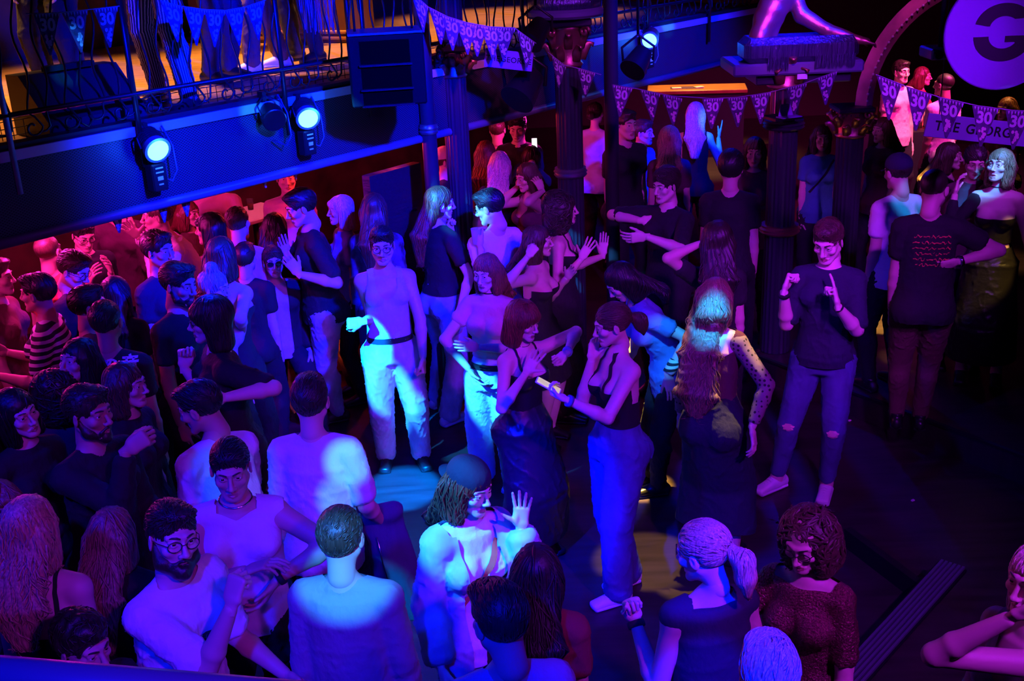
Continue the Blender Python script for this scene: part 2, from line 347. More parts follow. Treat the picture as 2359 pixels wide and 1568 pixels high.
# balcony: slab, fascia, floor boards, pale nosing strip
X0,X1=-3.6,3.0; LEN=np.linalg.norm(bp(X1)-bp(X0))
struct('ceiling_2',MB().prism([(0,0),(LEN,0),(LEN,-6.),(0,-6.)],bp(X0,-.02,ZL+.04),BD,-(-BN),UP*(ZB-ZL-.045)),M_WALL)
fl=MB().prism([(0,0),(LEN,0),(LEN,-5.9),(0,-5.9)],bp(X0,-.03,ZB-.004),BD,BN,UP*.006); struct('floor_2',fl,M_UPF)
fa=MB().box((0,0,0),(LEN,.02,ZB-ZL-.05)); fo=fa.build('trim_3',M_GRILLE,smooth=False); tag(fo,kind='structure'); mid=(bp(X0)+bp(X1))/2; fo.location=(*mid[:2],(ZB+ZL)/2-.01); fo.rotation_euler=(0,0,atan2(BD[1],BD[0]))
o=MB(); o.sweep([bp(X0,.02,ZL),bp(X1,.02,ZL)],.03,8); struct('trim_4',o,mat('fascia_foot_rail',(.14,.14,.18),.4,.2),True)
o=MB(); c=(bp(X0,.022,ZB-.012)+bp(X1,.022,ZB-.012))/2; Rb=np.stack([BD,-BN,UP],1); o.box(c,(LEN,.02,.055),Rb); struct('trim_5',o,M_TRIM)
o=MB(); o.box((bp(X0,-.04,ZB+.02)+bp(X1,-.04,ZB+.02))/2,(LEN,.10,.05),Rb); struct('trim_6',o,M_DARK)
# room shell
struct('wall_back',MB().box((1,20.6,2.8),(16,.2,6)),M_WALL); struct('wall_left',MB().box((-7.1,9,2.8),(.2,24,6)),M_WALL); struct('wall_right',MB().box((9.1,9,2.8),(.2,24,6)),M_WALL); struct('wall_front',MB().box((1,-3.1,2.8),(16,.2,6)),M_WALL); struct('ceiling',MB().box((1,9,5.9),(16,24,.2)),M_DARK)
w0=bp(-3.6,-4.6); w1=bp(3.2,-4.6); o=MB(); o.prism([(0,0),(LEN+.6,0),(LEN+.6,2.2),(0,2.2)],w0,BD,UP,-BN*.12); struct('wall_1',o,mat('snug_wall',(.10,.02,.02),.6,var=((3,3,3),.5)))
w0=bp(-3.6,-4.2,ZB); o=MB(); o.prism([(0,0),(LEN+.6,0),(LEN+.6,2.6),(0,2.6)],w0,BD,UP,-BN*.12); struct('wall_2',o,mat('upper_wall',(.05,.02,.012),.6,var=((4,4,4),.5)))
# near balcony handrail, out of focus at the foot of the picture
a,b=ony(-60,1512,1.55),ony(960,1598,1.55); o=MB(); dv=nrm(b-a); o.sweep([a-dv*.6-UP*.055,b+dv*.6-UP*.055],.055,16,flat=.7)
t=empty('balcony_handrail',(a+b)/2-UP*.055,0,'dark polished handrail of the near balcony along the bottom left edge','handrail'); x=o.build('rail',mat('polished_rail',(.10,.09,.12),.3,.2),t); x.location=-np.array(t.location)
for q in(.1,.9):
    o=MB(); p=a+(b-a)*q; o.sweep([p-UP*.09,p-UP*1.1],.016,8); x=o.build('baluster',M_BLK,t); x.location=-np.array(t.location)
o=MB(); o.box((0,-.95,2.3),(9,3.9,.12)); struct('floor_3',o,M_DARK)
def at_root(o,t): o.location=-np.array(t.location); return o
# ------------------------------------------------------------------ balcony railing
t=empty('balcony_railing',bp(-1.2,.03,ZB),0,'black wrought iron railing of wavy bars and scrolls along the facing balcony','railing'); rng=random.Random(4)
for nm,z in(('lower_rail',ZB+.20),('upper_rail',ZB+1.02)):
    o=MB(); o.sweep([bp(X0,.05,z),bp(X1,.05,z)],.014,6); at_root(o.build(nm,M_BLK,t),t)
n=0; x=-3.3
while x<2.7 and n<96:
    ph=rng.random()*6; am=.016+.010*rng.random(); L=MB(); z0=ZB+.20
    P=[bp(x+am*.65*sin(k*.74+ph),.05,z0+.82*k/16) for k in range(17)]
    kind=n%5; tail=[]
    if kind==0: tail=[bp(x+.03*cos(a)-.03+.0,.05,z0-.07-.03*sin(a)) for a in np.linspace(-.2,pi,7)][::-1]+[bp(x,.05,z0-.02)]
    elif kind in(1,3):
        tail=[bp(x+(.036*(1-a/7))*cos(a),.05,z0-.085-(.048*(1-a/8.5))*sin(a)) for a in np.linspace(5.6,0,14)]+[bp(x+.012,.05,z0-.03)]
    elif kind==2: tail=[bp(x-.05,.05,z0-.115),bp(x-.02,.05,z0-.11),bp(x-.004,.05,z0-.09)]
    else: tail=[bp(x-.028,.05,z0-.075),bp(x-.030,.05,z0-.105),bp(x-.004,.05,z0-.13),bp(x+.016,.05,z0-.10),bp(x+.012,.05,z0-.05)]
    L.sweep(tail+P,.0065,5); at_root(L.build('wavy_bar',M_BLK,t),t); x+=.064+.012*rng.random(); n+=1
for q in(-3.02,-2.62,-2.12,-1.42,-.95,-.35,.5,1.3,2.0):
    o=MB(); o.box(bp(q,.055,ZB+.36),(.030,.012,1.15),Rb); at_root(o.build('post',mat('painted_post',(.22,.22,.30),.45,.2) if q<-2.5 else M_BLK,t),t)
t=empty('wire_cable_tray',bp(-1.5,-.3,ZB+.002),0,'low black wire tray lying on the boards behind the balcony railing','tray')
o=MB()
for k in range(70):
    p=bp(-2.75+.045*k,-.32,ZB+.008); o.sweep([p,p+UP*.10,p+UP*.10-BN*.09],.0025,4)
for z,of in((.03,-.32),(.07,-.32),(.11,-.32),(.11,-.41)): o.sweep([bp(-2.75,of,ZB+z),bp(.4,of,ZB+z)],.0025,4)
at_root(o.build('wire_mesh',M_BLK,t),t)
# ------------------------------------------------------------------ lights clamped to the fascia
M_LENSB=mat('lit_lens',(.2,.6,1.),.2,emit=(.10,.58,1.),es=5.)
def par(px,py,label,dark=False):
    c=onB(px,py,.10); t=empty('stage_light',c,atan2(BD[1],BD[0]),label,'stage light','lamps clamped along the balcony front')
    tw=nrm(np.array([.1,4.2,1.2])-c); ca,sa=BD[0],BD[1]; ax=nrm((tw[0]*ca+tw[1]*sa,-tw[0]*sa+tw[1]*ca,tw[2])); o=MB()
    if dark: # bulky lamp seen from behind
        o.lathe([(.02,-.09),(.055,-.085),(.075,-.03),(.078,.05),(.072,.055)],(0,0,0),20,axis=ax); o.build('housing',M_BLK,t,'auto')
    else:
        o.lathe([(.03,-.15),(.060,-.14),(.072,-.10),(.074,.03),(.080,.035),(.080,.05),(.066,.05)],(0,0,.02),24,axis=ax); h=o.build('housing',mat('lamp_housing',(.30,.32,.36),.4,.6),t,'auto')
        f=MB()
        for k in range(7): f.lathe([(.0745,-.10+k*.016),(.080,-.098+k*.016),(.080,-.093+k*.016),(.0745,-.091+k*.016)],(0,0,.02),20,axis=ax)
        f.build('cooling_fin',M_BLK,h,False)
        o=MB(); o.lathe([(0,.064),(.035,.062),(.064,.052),(.064,.05)],(0,0,.02),20,axis=ax); o.build('lens',M_LENSB,t)
        o=MB(); b=np.array([.0,.02,-.16]); o.box(b,(.10,.075,.16),bev=.008); bx=o.build('driver_box',M_BLK,t,False)
        for k,(w,z) in enumerate(((.05,.055),(.052,.03),(.036,-.005),(.03,-.04))):
            o=MB(); o.box(b+np.array([0,-.039,z]),(w,.002,.008 if k!=2 else .022)); o.build('marking',mat('lamp_marking',(.7,.75,.8),.5),bx,False)
    o=MB(); o.sweep([(-.085,0,.02),(-.09,.02,.08),(0,.06,.13),(.09,.02,.08),(.085,0,.02)],.007,6,flat=.4); o.box((0,.08,.12),(.03,.05,.06)); o.build('yoke',M_BLK,t,False)
    o=MB(); o.sweep([(.10,.05,.12),(.13,.01,.0),(.125,-.01,-.14),(.09,.0,-.20),(.03,.06,-.16)],.006,6); o.build('power_lead',mat('lead',(.05,.06,.1),.4),t)
    return c
c=par(356,345,'lit blue stage light clamped on the balcony front above the pink lit booths'); lamp('stage_light_glow','SPOT',c+BN*.14-UP*.05,BLU,110,(-1.0,5.0,.4),80,.6,.06); lamp('stage_light_spill','POINT',c+BN*.16,(.01,.10,1.),6,size=.05)
c=par(706,272,'lit blue stage light on the balcony front left of the large speaker'); lamp('stage_light_glow','SPOT',c+BN*.14-UP*.05,BLU,110,(.0,6.2,.4),80,.6,.06); lamp('stage_light_spill','POINT',c+BN*.16,(.01,.10,1.),6,size=.05)
c=par(1497,95,'small lit blue stage light at the far end of the balcony front'); lamp('stage_light_spill','POINT',c+BN*.16,(.01,.10,1.),5,size=.05)
par(627,268,'unlit black stage light just left of the second lit lamp on the balcony front',True)
# ------------------------------------------------------------------ loudspeaker
c=ony(893,162,7.35); t=empty('loudspeaker',c,radians(8),'large black loudspeaker with louvred front hung before the balcony','loudspeaker'); w,h=.47,.44
o=MB(); o.box((0,.16,0),(w,.34,h),bev=.01); o.build('cabinet',mat('speaker_cabinet',(.005,.005,.006),.8,spec=.1),t,False)
for z,hh in((.115,.14),(-.04,.13),(-.165,.08)):
    o=MB(); o.prism([(-.5,-.5),(.5,-.5),(.5,.5),(-.5,.5)],np.array([-.01,-.012,z]),(w*.66,0,0),(0,0,hh),(0,.008,0)); o.build('horn_opening',mat('horn_black',(.0015,.0015,.002),.9,spec=.0),t,False)
    o=MB(); o.box((-.01,-.02,z-hh/2-.008),(w*.7,.03,.012)); o.build('louvre',M_BLK,t,False)
o=MB(); o.box((0,.15,h/2+.006),(w*.98,.34,.012)); o.build('top_plate',M_STEEL,t,False)
for q in(-.18,.18):
    o=MB(); o.sweep([(q,.15,h/2),(q,.15,5.8-c[2])],.008,6); o.build('hanging_rod',M_BLK,t)
# ------------------------------------------------------------------ columns
def column(px,y0,D,r,label,cap=None,rings=(),r2=None,zt=5.8,capz=None,m=None,ztop=None):
    c=ony(px,y0,D); x,y=c[0],c[1]; t=empty('column',(x,y,0),0,label,'column'); o=MB(); n=40; P=[];F=[]; r2=r2 or r; zt=ony(px,ztop,D)[2] if ztop else zt
    for i,z in enumerate((0,.16,zt)):
        for a in range(n):
            q=2*pi*a/n; rr=(r+(r2-r)*(z/zt))*(1-(.06 if a%2 else 0)*(r>.07)); P.append((rr*cos(q),rr*sin(q),z))
    for i in range(2):
        for a in range(n): b=(a+1)%n; F.append([i*n+a,i*n+b,(i+1)*n+b,(i+1)*n+a])
    o.add(P,F); o.build('shaft',m or M_CAST,t,False)
    o=MB(); o.lathe([(r*1.5,0),(r*1.5,.10),(r*1.25,.13),(r*1.3,.17),(r*1.02,.2)],n=28); o.build('base',M_CAST,t,'auto')
    for py,mm in rings:
        z=ony(px,py,D)[2]; o=MB(); o.lathe([(r*.9,-.035),(r*1.16,-.035),(r*1.28,-.02),(r*1.16,-.008),(r*1.30,.006),(r*1.18,.02),(r*1.2,.035),(r*.9,.035)],(0,0,z),28); o.build('ring',mm,t,'auto')
    if cap:
        z=ony(px,cap[0],D)[2]; H=cap[1]; R=cap[2]; o=MB(); o.lathe([(r*1.02,-H*.5),(r*1.15,-H*.44),(r*1.0,-H*.38),(r*1.1,-.1*H),(R*.75,.28*H),(R*.9,.36*H)],(0,0,z),28); cp=o.build('capital',M_GOLD,t)
        o=MB(); o.box((0,0,z+H*.45),(R*2.1,R*2.1,H*.16),bev=.01); o.build('abacus',M_CAST,cp,False)
        for k in range(12):   # acanthus leaves in two tiers, four corner scrolls
            q=2*pi*k/12; tier=k%2; d=np.array([cos(q),sin(q),0]); s_=np.array([-sin(q),cos(q),0]); o=MB(); zz=z-H*(.36-.26*tier)
            pts=[d*(r*1.05)+UP*zz,d*(r*1.22)+UP*(zz+H*.18),d*(r*1.5+.01)+UP*(zz+H*.33),d*(r*1.75+.015)+UP*(zz+H*.31),d*(r*1.7+.015)+UP*(zz+H*.25)]
            o.sweep(pts,[r*.30,r*.34,r*.26,r*.16,r*.06],8,flat=.35); o.build('leaf',M_GOLD,cp)
        for k in range(4):
            q=pi/4+k*pi/2; d=np.array([cos(q),sin(q),0]); o=MB(); ce=d*(R*1.05)+UP*(z+H*.26); o.sweep([ce+d*(.055*R/.2)*(1-a/9.)*cos(a)+UP*(.055*R/.2)*(1-a/9.)*sin(a) for a in np.linspace(0,7.5,20)],R*.09,7); o.build('scroll',M_GOLD,cp)
    return t,(x,y)
column(985,260,8.42,.055,'slim dark column with a chromed collar right of the loudspeaker',rings=((296,M_STEEL),))
column(1052,300,8.72,.092,'dark fluted column with small gilt capital near the lilac name board',cap=(142,.22,.11))
column(1312,300,9.15,.105,'fluted column with wide gilt leaf capital standing left of the black pole',cap=(98,.36,.17),rings=((395,M_STEEL),),ztop=58)
column(1408,200,9.4,.058,'plain black pole between the gilt columns and the far balcony',m=mat('black_pole',(.004,.004,.005),.8))
column(1800,420,8.9,.125,'thick dark column under the gilt statue with a bronze band',cap=(150,.34,.17),rings=((525,M_GOLD),(285,M_CAST)),r2=.105,ztop=128)
tC,(acx,acy)=column(1952,420,9.9,.115,'dark column with pink lit capital carrying the curved arch',cap=(280,.26,.15),ztop=258)
# arch rib springing from that column
s0=np.array([ony(1990,236,9.9)[0],acy,ony(1990,244,9.9)[2]]); t=empty('arch_rib',s0,0,'curved violet arch rib studded with bulbs rising beside the round sign','arch'); P=[]
e1=ony(2110,0,9.6); Rr=1.02; 
for k in range(20):
    a=pi-k*.11; P.append(s0+np.array([Rr*(1+cos(a)),0*a,Rr*sin(a)]))
P=np.array(P)-s0; o=MB(); o.sweep(P,.075,4,up=(0,-1,0)); o.build('rib',mat('arch_paint',(.42,.16,.24),.5,var=((8,8,8),.2)),t,False)
for k in range(0,19):
    for f_ in(0.,.5):
        p=P[k]*(1-f_)+P[k+1]*f_+np.array([0,-.078,0]); o=MB(); o.lathe([(.012,0),(.011,.006),(0,.011)],p,8,axis=(0,-1,0)); o.build('bulb',mat('arch_bulb',(.6,.5,.65),.2),t)
# ------------------------------------------------------------------ gilt statue on its plinth above the thick column
sx,sy=ony(1830,100,8.9)[:2]; zp=ony(1830,120,8.9)[2]
t=empty('plinth',(sx,sy,zp-.1),0,'dark blue plinth hung with foil fringe carrying the gilt statue','plinth'); o=MB(); o.box((0,.1,0),(.98,.55,.09),bev=.015); o.build('slab',mat('plinth_paint',(.10,.10,.2),.45),t,False); o=MB(); o.box((.06,.12,-.085),(.72,.42,.08),bev=.01); o.build('step',M_CAST,t,False)
o=MB(); o.box((.02,-.02,.135),(.86,.34,.19),bev=.05); o.build('draped_block',M_FOIL,t,False)
for q,ww in((-.16,.16),(.26,.30)):
    o=MB()
    for k in range(int(ww/.012)):
        x=q-ww/2+k*.012; o.prism([(0,0),(.009,0),(.009,-.08-.03*rng.random()),(0,-.08-.03*rng.random())],(x,-.20-.01*rng.random(),.10),(1,0,0),(0,0,1),(0,.001,0))
    tag(o.build('foil_strands',M_FOIL,t,False),kind='stuff')
f=Field((-.75,-.4,-.1),(.9,.5,1.0),.012)   # draped reclining figure, one arm stretched out along the plinth
f.tube((-.28,.05,.36),(-.12,.1,.62),.14,.17,.05); f.ell((-.36,-.03,.20),(.12,.11,.13),.06); f.tube((-.36,-.03,.26),(-.24,.03,.42),.07,.11,.05)
f.tube((-.02,.08,.60),(.06,.02,.40),.085,.074,.04); f.tube((.06,.02,.40),(.30,-.10,.26),.076,.064,.03); f.tube((.30,-.10,.26),(.60,-.18,.17),.064,.040,.02); f.tube((.60,-.18,.17),(.68,-.2,.155),.036,.03,.02)
for k in range(4): f.tube((.67,-.2+.015*k-.022,.155),(.75,-.215+.02*k-.03,.135-.004*k),.012,.009,.01); f.tube((.75,-.215+.02*k-.03,.135),(.765,-.215+.02*k-.03,.10),.010,.008,.006)
f.tube((.66,-.17,.14),(.70,-.15,.11),.013,.010,.01)
f.tube((-.12,.1,.62),(-.08,.08,.82),.06,.055,.04); f.ell((-.07,.06,.92),(.085,.1,.12),.03)
for k in range(7): f.tube((-.42+.03*k,-.10+.012*k,.10),(-.30+.035*k,.0,.52),.018,.014,.03)
Vt,Q=f.mesh(); Vt+=vnormals(Vt,Q)*(.006*wobble(Vt,38,5))[:,None]; Vt*=np.array([.74,.74,.82]); t2=empty('statue',(sx,sy,zp-.055),0,'gilt reclining statue stretching one arm along its plinth','statue'); o=MB().add(Vt,Q); o.build('figure',M_GOLD,t2)
o=MB(); o.box((sx+.03,sy-.16,zp-.155),(.075,.006,.05)); tag(o.build('notice',mat('notice_card',(.6,.65,.8),.5),smooth=False),'small printed notice fixed under the gilt statue plinth','notice')
# second, mostly cropped figure over the middle column
sx2,sy2=ony(1300,20,9.15)[:2]; z2=ony(1300,32,9.15)[2]; t=empty('plinth',(sx2,sy2,z2),0,'foil wrapped plinth above the gilt leaf capital at the top centre','plinth'); o=MB(); o.lathe([(.1,-.02),(.28,-.02),(.30,.0),(.30,.03),(.27,.05),(.26,.2)],n=32); o.build('slab',mat('plinth_paint',(.10,.10,.2),.45),t,'auto'); o=MB(); o.lathe([(.275,.05),(.28,.1),(.24,.18),(.16,.24)],n=32); o.build('foil_wrap',M_FOIL,t)
o=MB(); o.box((0,0,-.06),(.16,.16,.09)); o.build('block',M_GOLD,t,False)
# ------------------------------------------------------------------ signs
c=ony(2310,76,7.0); R=.335; t=empty('round_sign',c,radians(-6),'round lilac hanging sign with a big black G','sign'); o=MB(); o.lathe([(0,.0),(R-.006,.0),(R,.006),(R,.03),(R-.006,.036),(0,.036)],n=64,axis=(0,1,0)); o.build('disc',M_LILAC,t,'auto')
def arcpts(r,a0,a1,n=26): return [(r*cos(a),r*sin(a)) for a in np.linspace(a0,a1,n)]
def letterG(ro,ri): # split letter: cap above a cut, bowl with a bar below
    s=.86; q=lambda L:[(x,y*s) for x,y in L]
    up=q(arcpts(ro,radians(25),radians(168)))+q(arcpts(ri,radians(168),radians(48)))
    lo=q(arcpts(ro,radians(181),radians(360)))+[(ri*.12,0.),(ri*.12,-ri*.42),(ri*.75,-ri*.42)]+q(arcpts(ri,radians(325),radians(181)))
    return up,lo
for poly,dz in zip(letterG(.172,.085),(.030,-.012)):
    o=MB(); o.prism(poly,np.array([.005,-.004,dz-.005]),(1,0,0),(0,0,1),(0,.004,0)); o.build('letter',M_INK,t,False)
for q in(-.12,.12):
    o=MB(); o.sweep([(q,.018,R*.9),(q,.018,5.8-c[2])],.004,6); o.build('cable',M_BLK,t)
def board(px,py,D,w,h,rz,tilt,label,texts):
    c=ony(px,py,D); t=empty('name_board',c,radians(rz),label,'sign'); R=rotm((0,1,0),tilt); o=MB(); o.box((0,0,0),(w,.015,h),R,bev=.003); o.build('board',M_LILAC,t,False)
    for body,sz,x in texts:
        V,F=text_mesh(body,sz,sz*.02,spacing=1.08); P=np.stack([V[:,0]+x,np.full(len(V),-.0085),V[:,1]],1)@R.T; o=MB().add(P,F); o.build('letter',M_INK,t,False)
    for q in(-.4,.4):
        p=R@np.array([q*w,0,h/2]); o=MB(); o.sweep([p,(p[0],p[1],5.8-c[2])],.004,5); o.build('cable',M_BLK,t)
    return t
board(1172,138,8.2,.335,.125,-6,8,'lilac name board lettered THE GEORGE hanging between the columns',(('THE',.052,-.112),('GEORGE',.052,.052)))
board(2255,300,8.4,.82,.17,4,9,'long lilac name board lettered THE GEORGE behind the right hand pennants',(('THE',.10,-.25),('GEORGE',.10,.10)))
# folded card on a ledge of the thick column, projector, hook
c=ony(1812,266,8.62); t=empty('tent_card',c,radians(20),'pale folded card standing on a shelf of the thick column','card'); o=MB(); o.prism([(-.07,0),(.07,0),(.045,.085),(-.045,.085)],(0,0,0),(1,0,0),(0,.2,.98),(0,.003,0)); o.build('front',M_LILAC,t,False); o=MB(); o.box((0,-.035,-.004),(.17,.09,.006)); o.build('foot',M_LILAC,t,False); o=MB(); o.box((0,.06,-.02),(.24,.2,.02)); o.build('bracket',M_BLK,t,False)
c=ony(2165,120,7.6); t=empty('projector',c,0,'grey projector hung beside the round sign','projector'); o=MB(); o.box((0,0,0),(.19,.24,.07),bev=.01); o.build('casing',mat('projector_grey',(.25,.25,.3),.4),t,False); o=MB(); o.lathe([(.028,0),(.028,.02),(.02,.024),(0,.012)],(-.055,-.12,0),20,axis=(0,-1,0)); o.build('lens',M_BLK,t); o=MB(); o.sweep([(0,0,.03),(0,0,5.8-c[2])],.015,8); o.build('mount',M_BLK,t)
# ------------------------------------------------------------------ hanging dark spotlights between the columns
def hang(px,py,D,label,s=1.):
    c=ony(px,py,D); t=empty('hanging_spotlight',c,0,label,'spotlight'); o=MB(); o.lathe([(.03*s,-.10*s),(.07*s,-.09*s),(.085*s,0),(.10*s,.10*s),(.09*s,.10*s)],n=24,axis=(-.5,-.6,-.6)); o.build('housing',M_BLK,t,'auto'); o=MB(); o.sweep([(-.11*s,0,0),(-.12*s,0,.1*s),(0,0,.19*s),(.12*s,0,.1*s),(.11*s,0,0)],.01*s,6); o.sweep([(0,0,.19*s),(0,0,5.8-c[2])],.012,6); o.build('bracket',M_BLK,t)
hang(1235,75,8.6,'black hanging spotlight left of the gilt leaf capital',1.0); hang(1470,140,9.6,'black hanging spotlight right of the plain black pole',1.1); hang(1210,200,8.4,'big black spotlight slung under the lilac name board',1.3)
# ------------------------------------------------------------------ bunting
M_FLAG=mat('pennant_print',(.055,.02,.09),.45,var=((40,40,40),.5)); M_NUM=mat('pennant_number',(.55,.45,.6),.35,.3); M_BAL=mat('pennant_balloon',(.6,.38,.48),.4,.2)
_tv,_tf=text_mesh('30',.088,.003)
def bunting(label,pts,flags,D,size=.15,hgt=.215,dirx=None):
    """pts: pixel polyline of the cord, flags: pixel x of each pennant"""
    W=[(ony(x,y,D) if not callable(D) else D(x,y)) for x,y in pts]; xs=[p[0] for p in pts]; t=empty('bunting',W[len(W)//2],0,label,'bunting','strings of pennants printed 30')
    def on(x):
        i=max(0,min(len(xs)-2,int(np.searchsorted(xs,x))-1)); u=(x-xs[i])/(xs[i+1]-xs[i]); return W[i]+(W[i+1]-W[i])*u,nrm(W[i+1]-W[i])
    o=MB(); o.sweep(W,.003,5); at_root(o.build('cord',mat('cord',(.3,.2,.35),.6),t),t)
    for x in flags:
        c,d=on(x); n=nrm(np.cross(d,UP)); n=n if n[1]<0 else -n; sw=rng.uniform(-.12,.12); dn=nrm(-UP+n*sw+d*rng.uniform(-.1,.1))
        o=MB(); o.prism([(-size/2,0),(size/2,0),(.006,hgt),(-.006,hgt)],c,d,dn,-n*.0012); fl=at_root(o.build('pennant',M_FLAG,t,False),t)
        def put(P): return c+d*P[:,:1]+dn*P[:,1:2]+n*.0022
        k=size/.15; o=MB().add(put(np.stack([_tv[:,0]*k,.062*k-_tv[:,1]*k],1)),_tf); o.build('number',M_NUM,fl,False)
        o=MB()
        for j in range(8): u=-size*.42+j*size*.12; o.add(put(np.array([[u,.004],[u+size*.085,.004],[u+size*.042,.004+.018*(1+.5*(j%2))]])),[[0,1,2]])
        o.build('printed_fringe',M_NUM,fl,False)
        o=MB()
        for j in range(9):
            y=.118+.014*(j%5)*k+.0; x_=rng.uniform(-1,1)*(hgt-y)/hgt*size*.33; r=rng.uniform(.006,.010)*k; o.add(put(np.array([[x_+r*cos(a),y+r*1.15*sin(a)] for a in np.linspace(0,2*pi,10,endpoint=False)])),[list(range(10))])
        o.build('printed_balloons',M_BAL,fl,False)
onr=lambda x,y: onB(x,y,.075)
bunting('bunting on the balcony railing at the top left corner',[(60,32),(140,29),(205,22),(275,14)],(106,171,242),onr)
bunting('bunting on the balcony railing right of the striped trousers',[(370,2),(415,14),(470,22),(520,24),(565,16),(620,-3)],(394,447,494,540,587),onr)
bunting('bunting sagging from the gilt capital to the lilac name board',[(945,-20),(985,15),(1030,38),(1075,52),(1130,62),(1185,64),(1235,100)],(966,1010,1040,1072,1098,1130,1162,1210),8.1)
bunting('short bunting hanging on the wide fluted column',[(1262,120),(1300,150),(1335,158),(1385,172)],(1287,1350),8.8,.14,.2)
bunting('bunting draped from the black pole to the thick column',[(1412,195),(1470,205),(1548,221),(1640,227),(1700,224),(1775,212),(1850,193),(1932,162)],(1433,1497,1548,1642,1698,1752,1835,1905),8.35)
bunting('bunting with big pennants across the right edge below the round sign',[(2018,172),(2090,200),(2165,224),(2250,243),(2330,254),(2420,258)],(2048,2117,2190,2270,2348),6.3)
bunting('bunting peeping out below the left end of the balcony front',[(205,492),(300,470),(400,447),(460,432)],(265,372,425),lambda x,y:onB(x,y,-.05)+UP*.035,.13,.19)
bunting('bunting tips below the middle of the balcony front',[(560,408),(640,385),(720,366),(800,348)],(605,683),lambda x,y:onB(x,y,-.05)+UP*.06,.12,.17)
# ------------------------------------------------------------------ booths under the balcony
def cup(c,label,m=None,r=.036,h=.11,name='drinking_glass',cat='glass',group=None):
    t=empty(name,c,0,label,cat,group); o=MB(); o.lathe([(r*.75,0),(r,h),(r-.003,h),(r*.75-.003,.006),(0,.006)],n=20); o.build('tumbler',m or M_GLASS,t,'auto'); o=MB(); o.lathe([(0,.007),(r*.74,.007),(r*.88,h*.6),(0,h*.6)],n=16); o.build('drink',mat('drink',(.5,.12,.06),.1,trans=.4),t); return t
def table(px,py,z,w,d,rz,label,m=M_TABLE):
    c=onz(px,py,z); t=empty('table',(c[0],c[1],0),radians(rz),label,'table'); o=MB(); o.box((0,0,z-.02),(w,d,.04),bev=.008); o.build('table_top',m,t,False); o=MB(); o.lathe([(.03,0),(.03,z-.04)],n=16); o.build('pedestal',M_BLK,t); o=MB(); o.lathe([(.22,0),(.22,.015),(.04,.03)],n=24); o.build('foot',M_BLK,t,'auto'); return c
rzB=degrees(atan2(BD[1],BD[0]))
c=table(585,488,.98,.55,.62,rzB-90,'pale bar table glowing under pink light behind the man in black'); tag(cup(c+np.array([-.05,.1,0]),'pale tumbler on the glowing table with a straw'),None); lamp('booth_lamp','POINT',c+np.array([0,0,1.15]),(1.,.10,.30),46,size=.06); lamp('table_spot','SPOT',c+np.array([0,0,1.3]),(1.,.62,.45),220,c,50,.4,.03)
for nm,x_,of_,z,col,pw in(('booth_pink_lamp',-2.15,-1.3,2.0,PINK,60),('booth_pink_lamp',-2.9,-.9,2.0,PINK,22),('booth_pink_lamp',-2.55,-1.9,2.0,PINK,40),('booth_pink_lamp',-1.55,-1.8,1.95,PINK,26),('snug_red_lamp',.2,-1.6,1.95,RED,24),('snug_red_lamp',-.5,-1.4,1.9,RED,14),('far_magenta_lamp',1.2,-1.2,1.8,PINK,22)): lamp(nm,'POINT',bp(x_,of_,z),col,pw,size=.08)
lamp('bar_magenta_lamp','SPOT',(5.6,11.6,3.9),PINK,1500,(4.9,14.2,1.4),62,.6,.08)
c=table(215,655,.95,.8,.55,rzB,'dark bar table under red light by the bald man',mat('dark_table',(.12,.05,.04),.3))
for k,(dx,dy,l) in enumerate(((.12,.02,'small glass on the red lit bar table, nearest the man in black'),(-.1,.12,'small glass at the back of the red lit bar table'))): cup(c+np.array([dx,dy,0]),l)
def bench(px,py,z,w,rz,label):
    c=onz(px,py,z); t=empty('booth_bench',(c[0],c[1],0),radians(rz),label,'bench','red benches under the balcony'); o=MB(); o.box((0,0,z/2-.04),(w,.5,z-.12)); o.build('plinth',M_DARK,t,False)
    for k in range(int(w/.5)): o=MB(); o.box((-w/2+.25+.5*k,0,z-.06),(.48,.52,.14),bev=.035); o.build('seat_cushion',M_REDSEAT,t,False); o=MB(); o.box((-w/2+.25+.5*k,.27,z+.25),(.48,.14,.52),bev=.04); o.build('back_cushion',M_REDSEAT,t,False)
bench(560,418,.55,2.0,rzB,'red leather booth bench behind the glowing table'); bench(330,520,.55,2.0,rzB,'red leather booth bench behind the man in the pale shirt')
# red lit riser beside the man in jeans
c=onz(793,855,0.); t=empty('riser',(c[0],c[1],0),radians(18),'red panelled riser glowing beside the legs of the man in jeans','riser'); o=MB(); o.box((0,.2,.17),(.62,.4,.34),bev=.012); o.build('panel',mat('red_riser',(.65,.07,.04),.5,var=((9,9,9),.3)),t,False); o=MB(); o.box((0,.2,.355),(.66,.44,.03)); o.build('tread',mat('riser_tread',(.3,.04,.03),.4),t,False)
lamp('riser_lamp','SPOT',c+np.array([.12,-.75,.5]),(1.,.07,.02),70,c+np.array([.05,.1,.2]),75,.5,.05)
c=onz(636,890,.0); t=empty('light_tube',(c[0],c[1],0),0,'thin glowing red light tube standing by the floor edge','light tube'); o=MB(); o.lathe([(.012,.04),(.012,.32),(0,.325)],n=12); o.build('tube',mat('red_tube',(1,.1,.1),.3,emit=(1.,.03,.06),es=4),t); o=MB(); o.lathe([(.03,0),(.03,.03),(.014,.04)],n=16); o.build('socket',M_BLK,t,'auto')
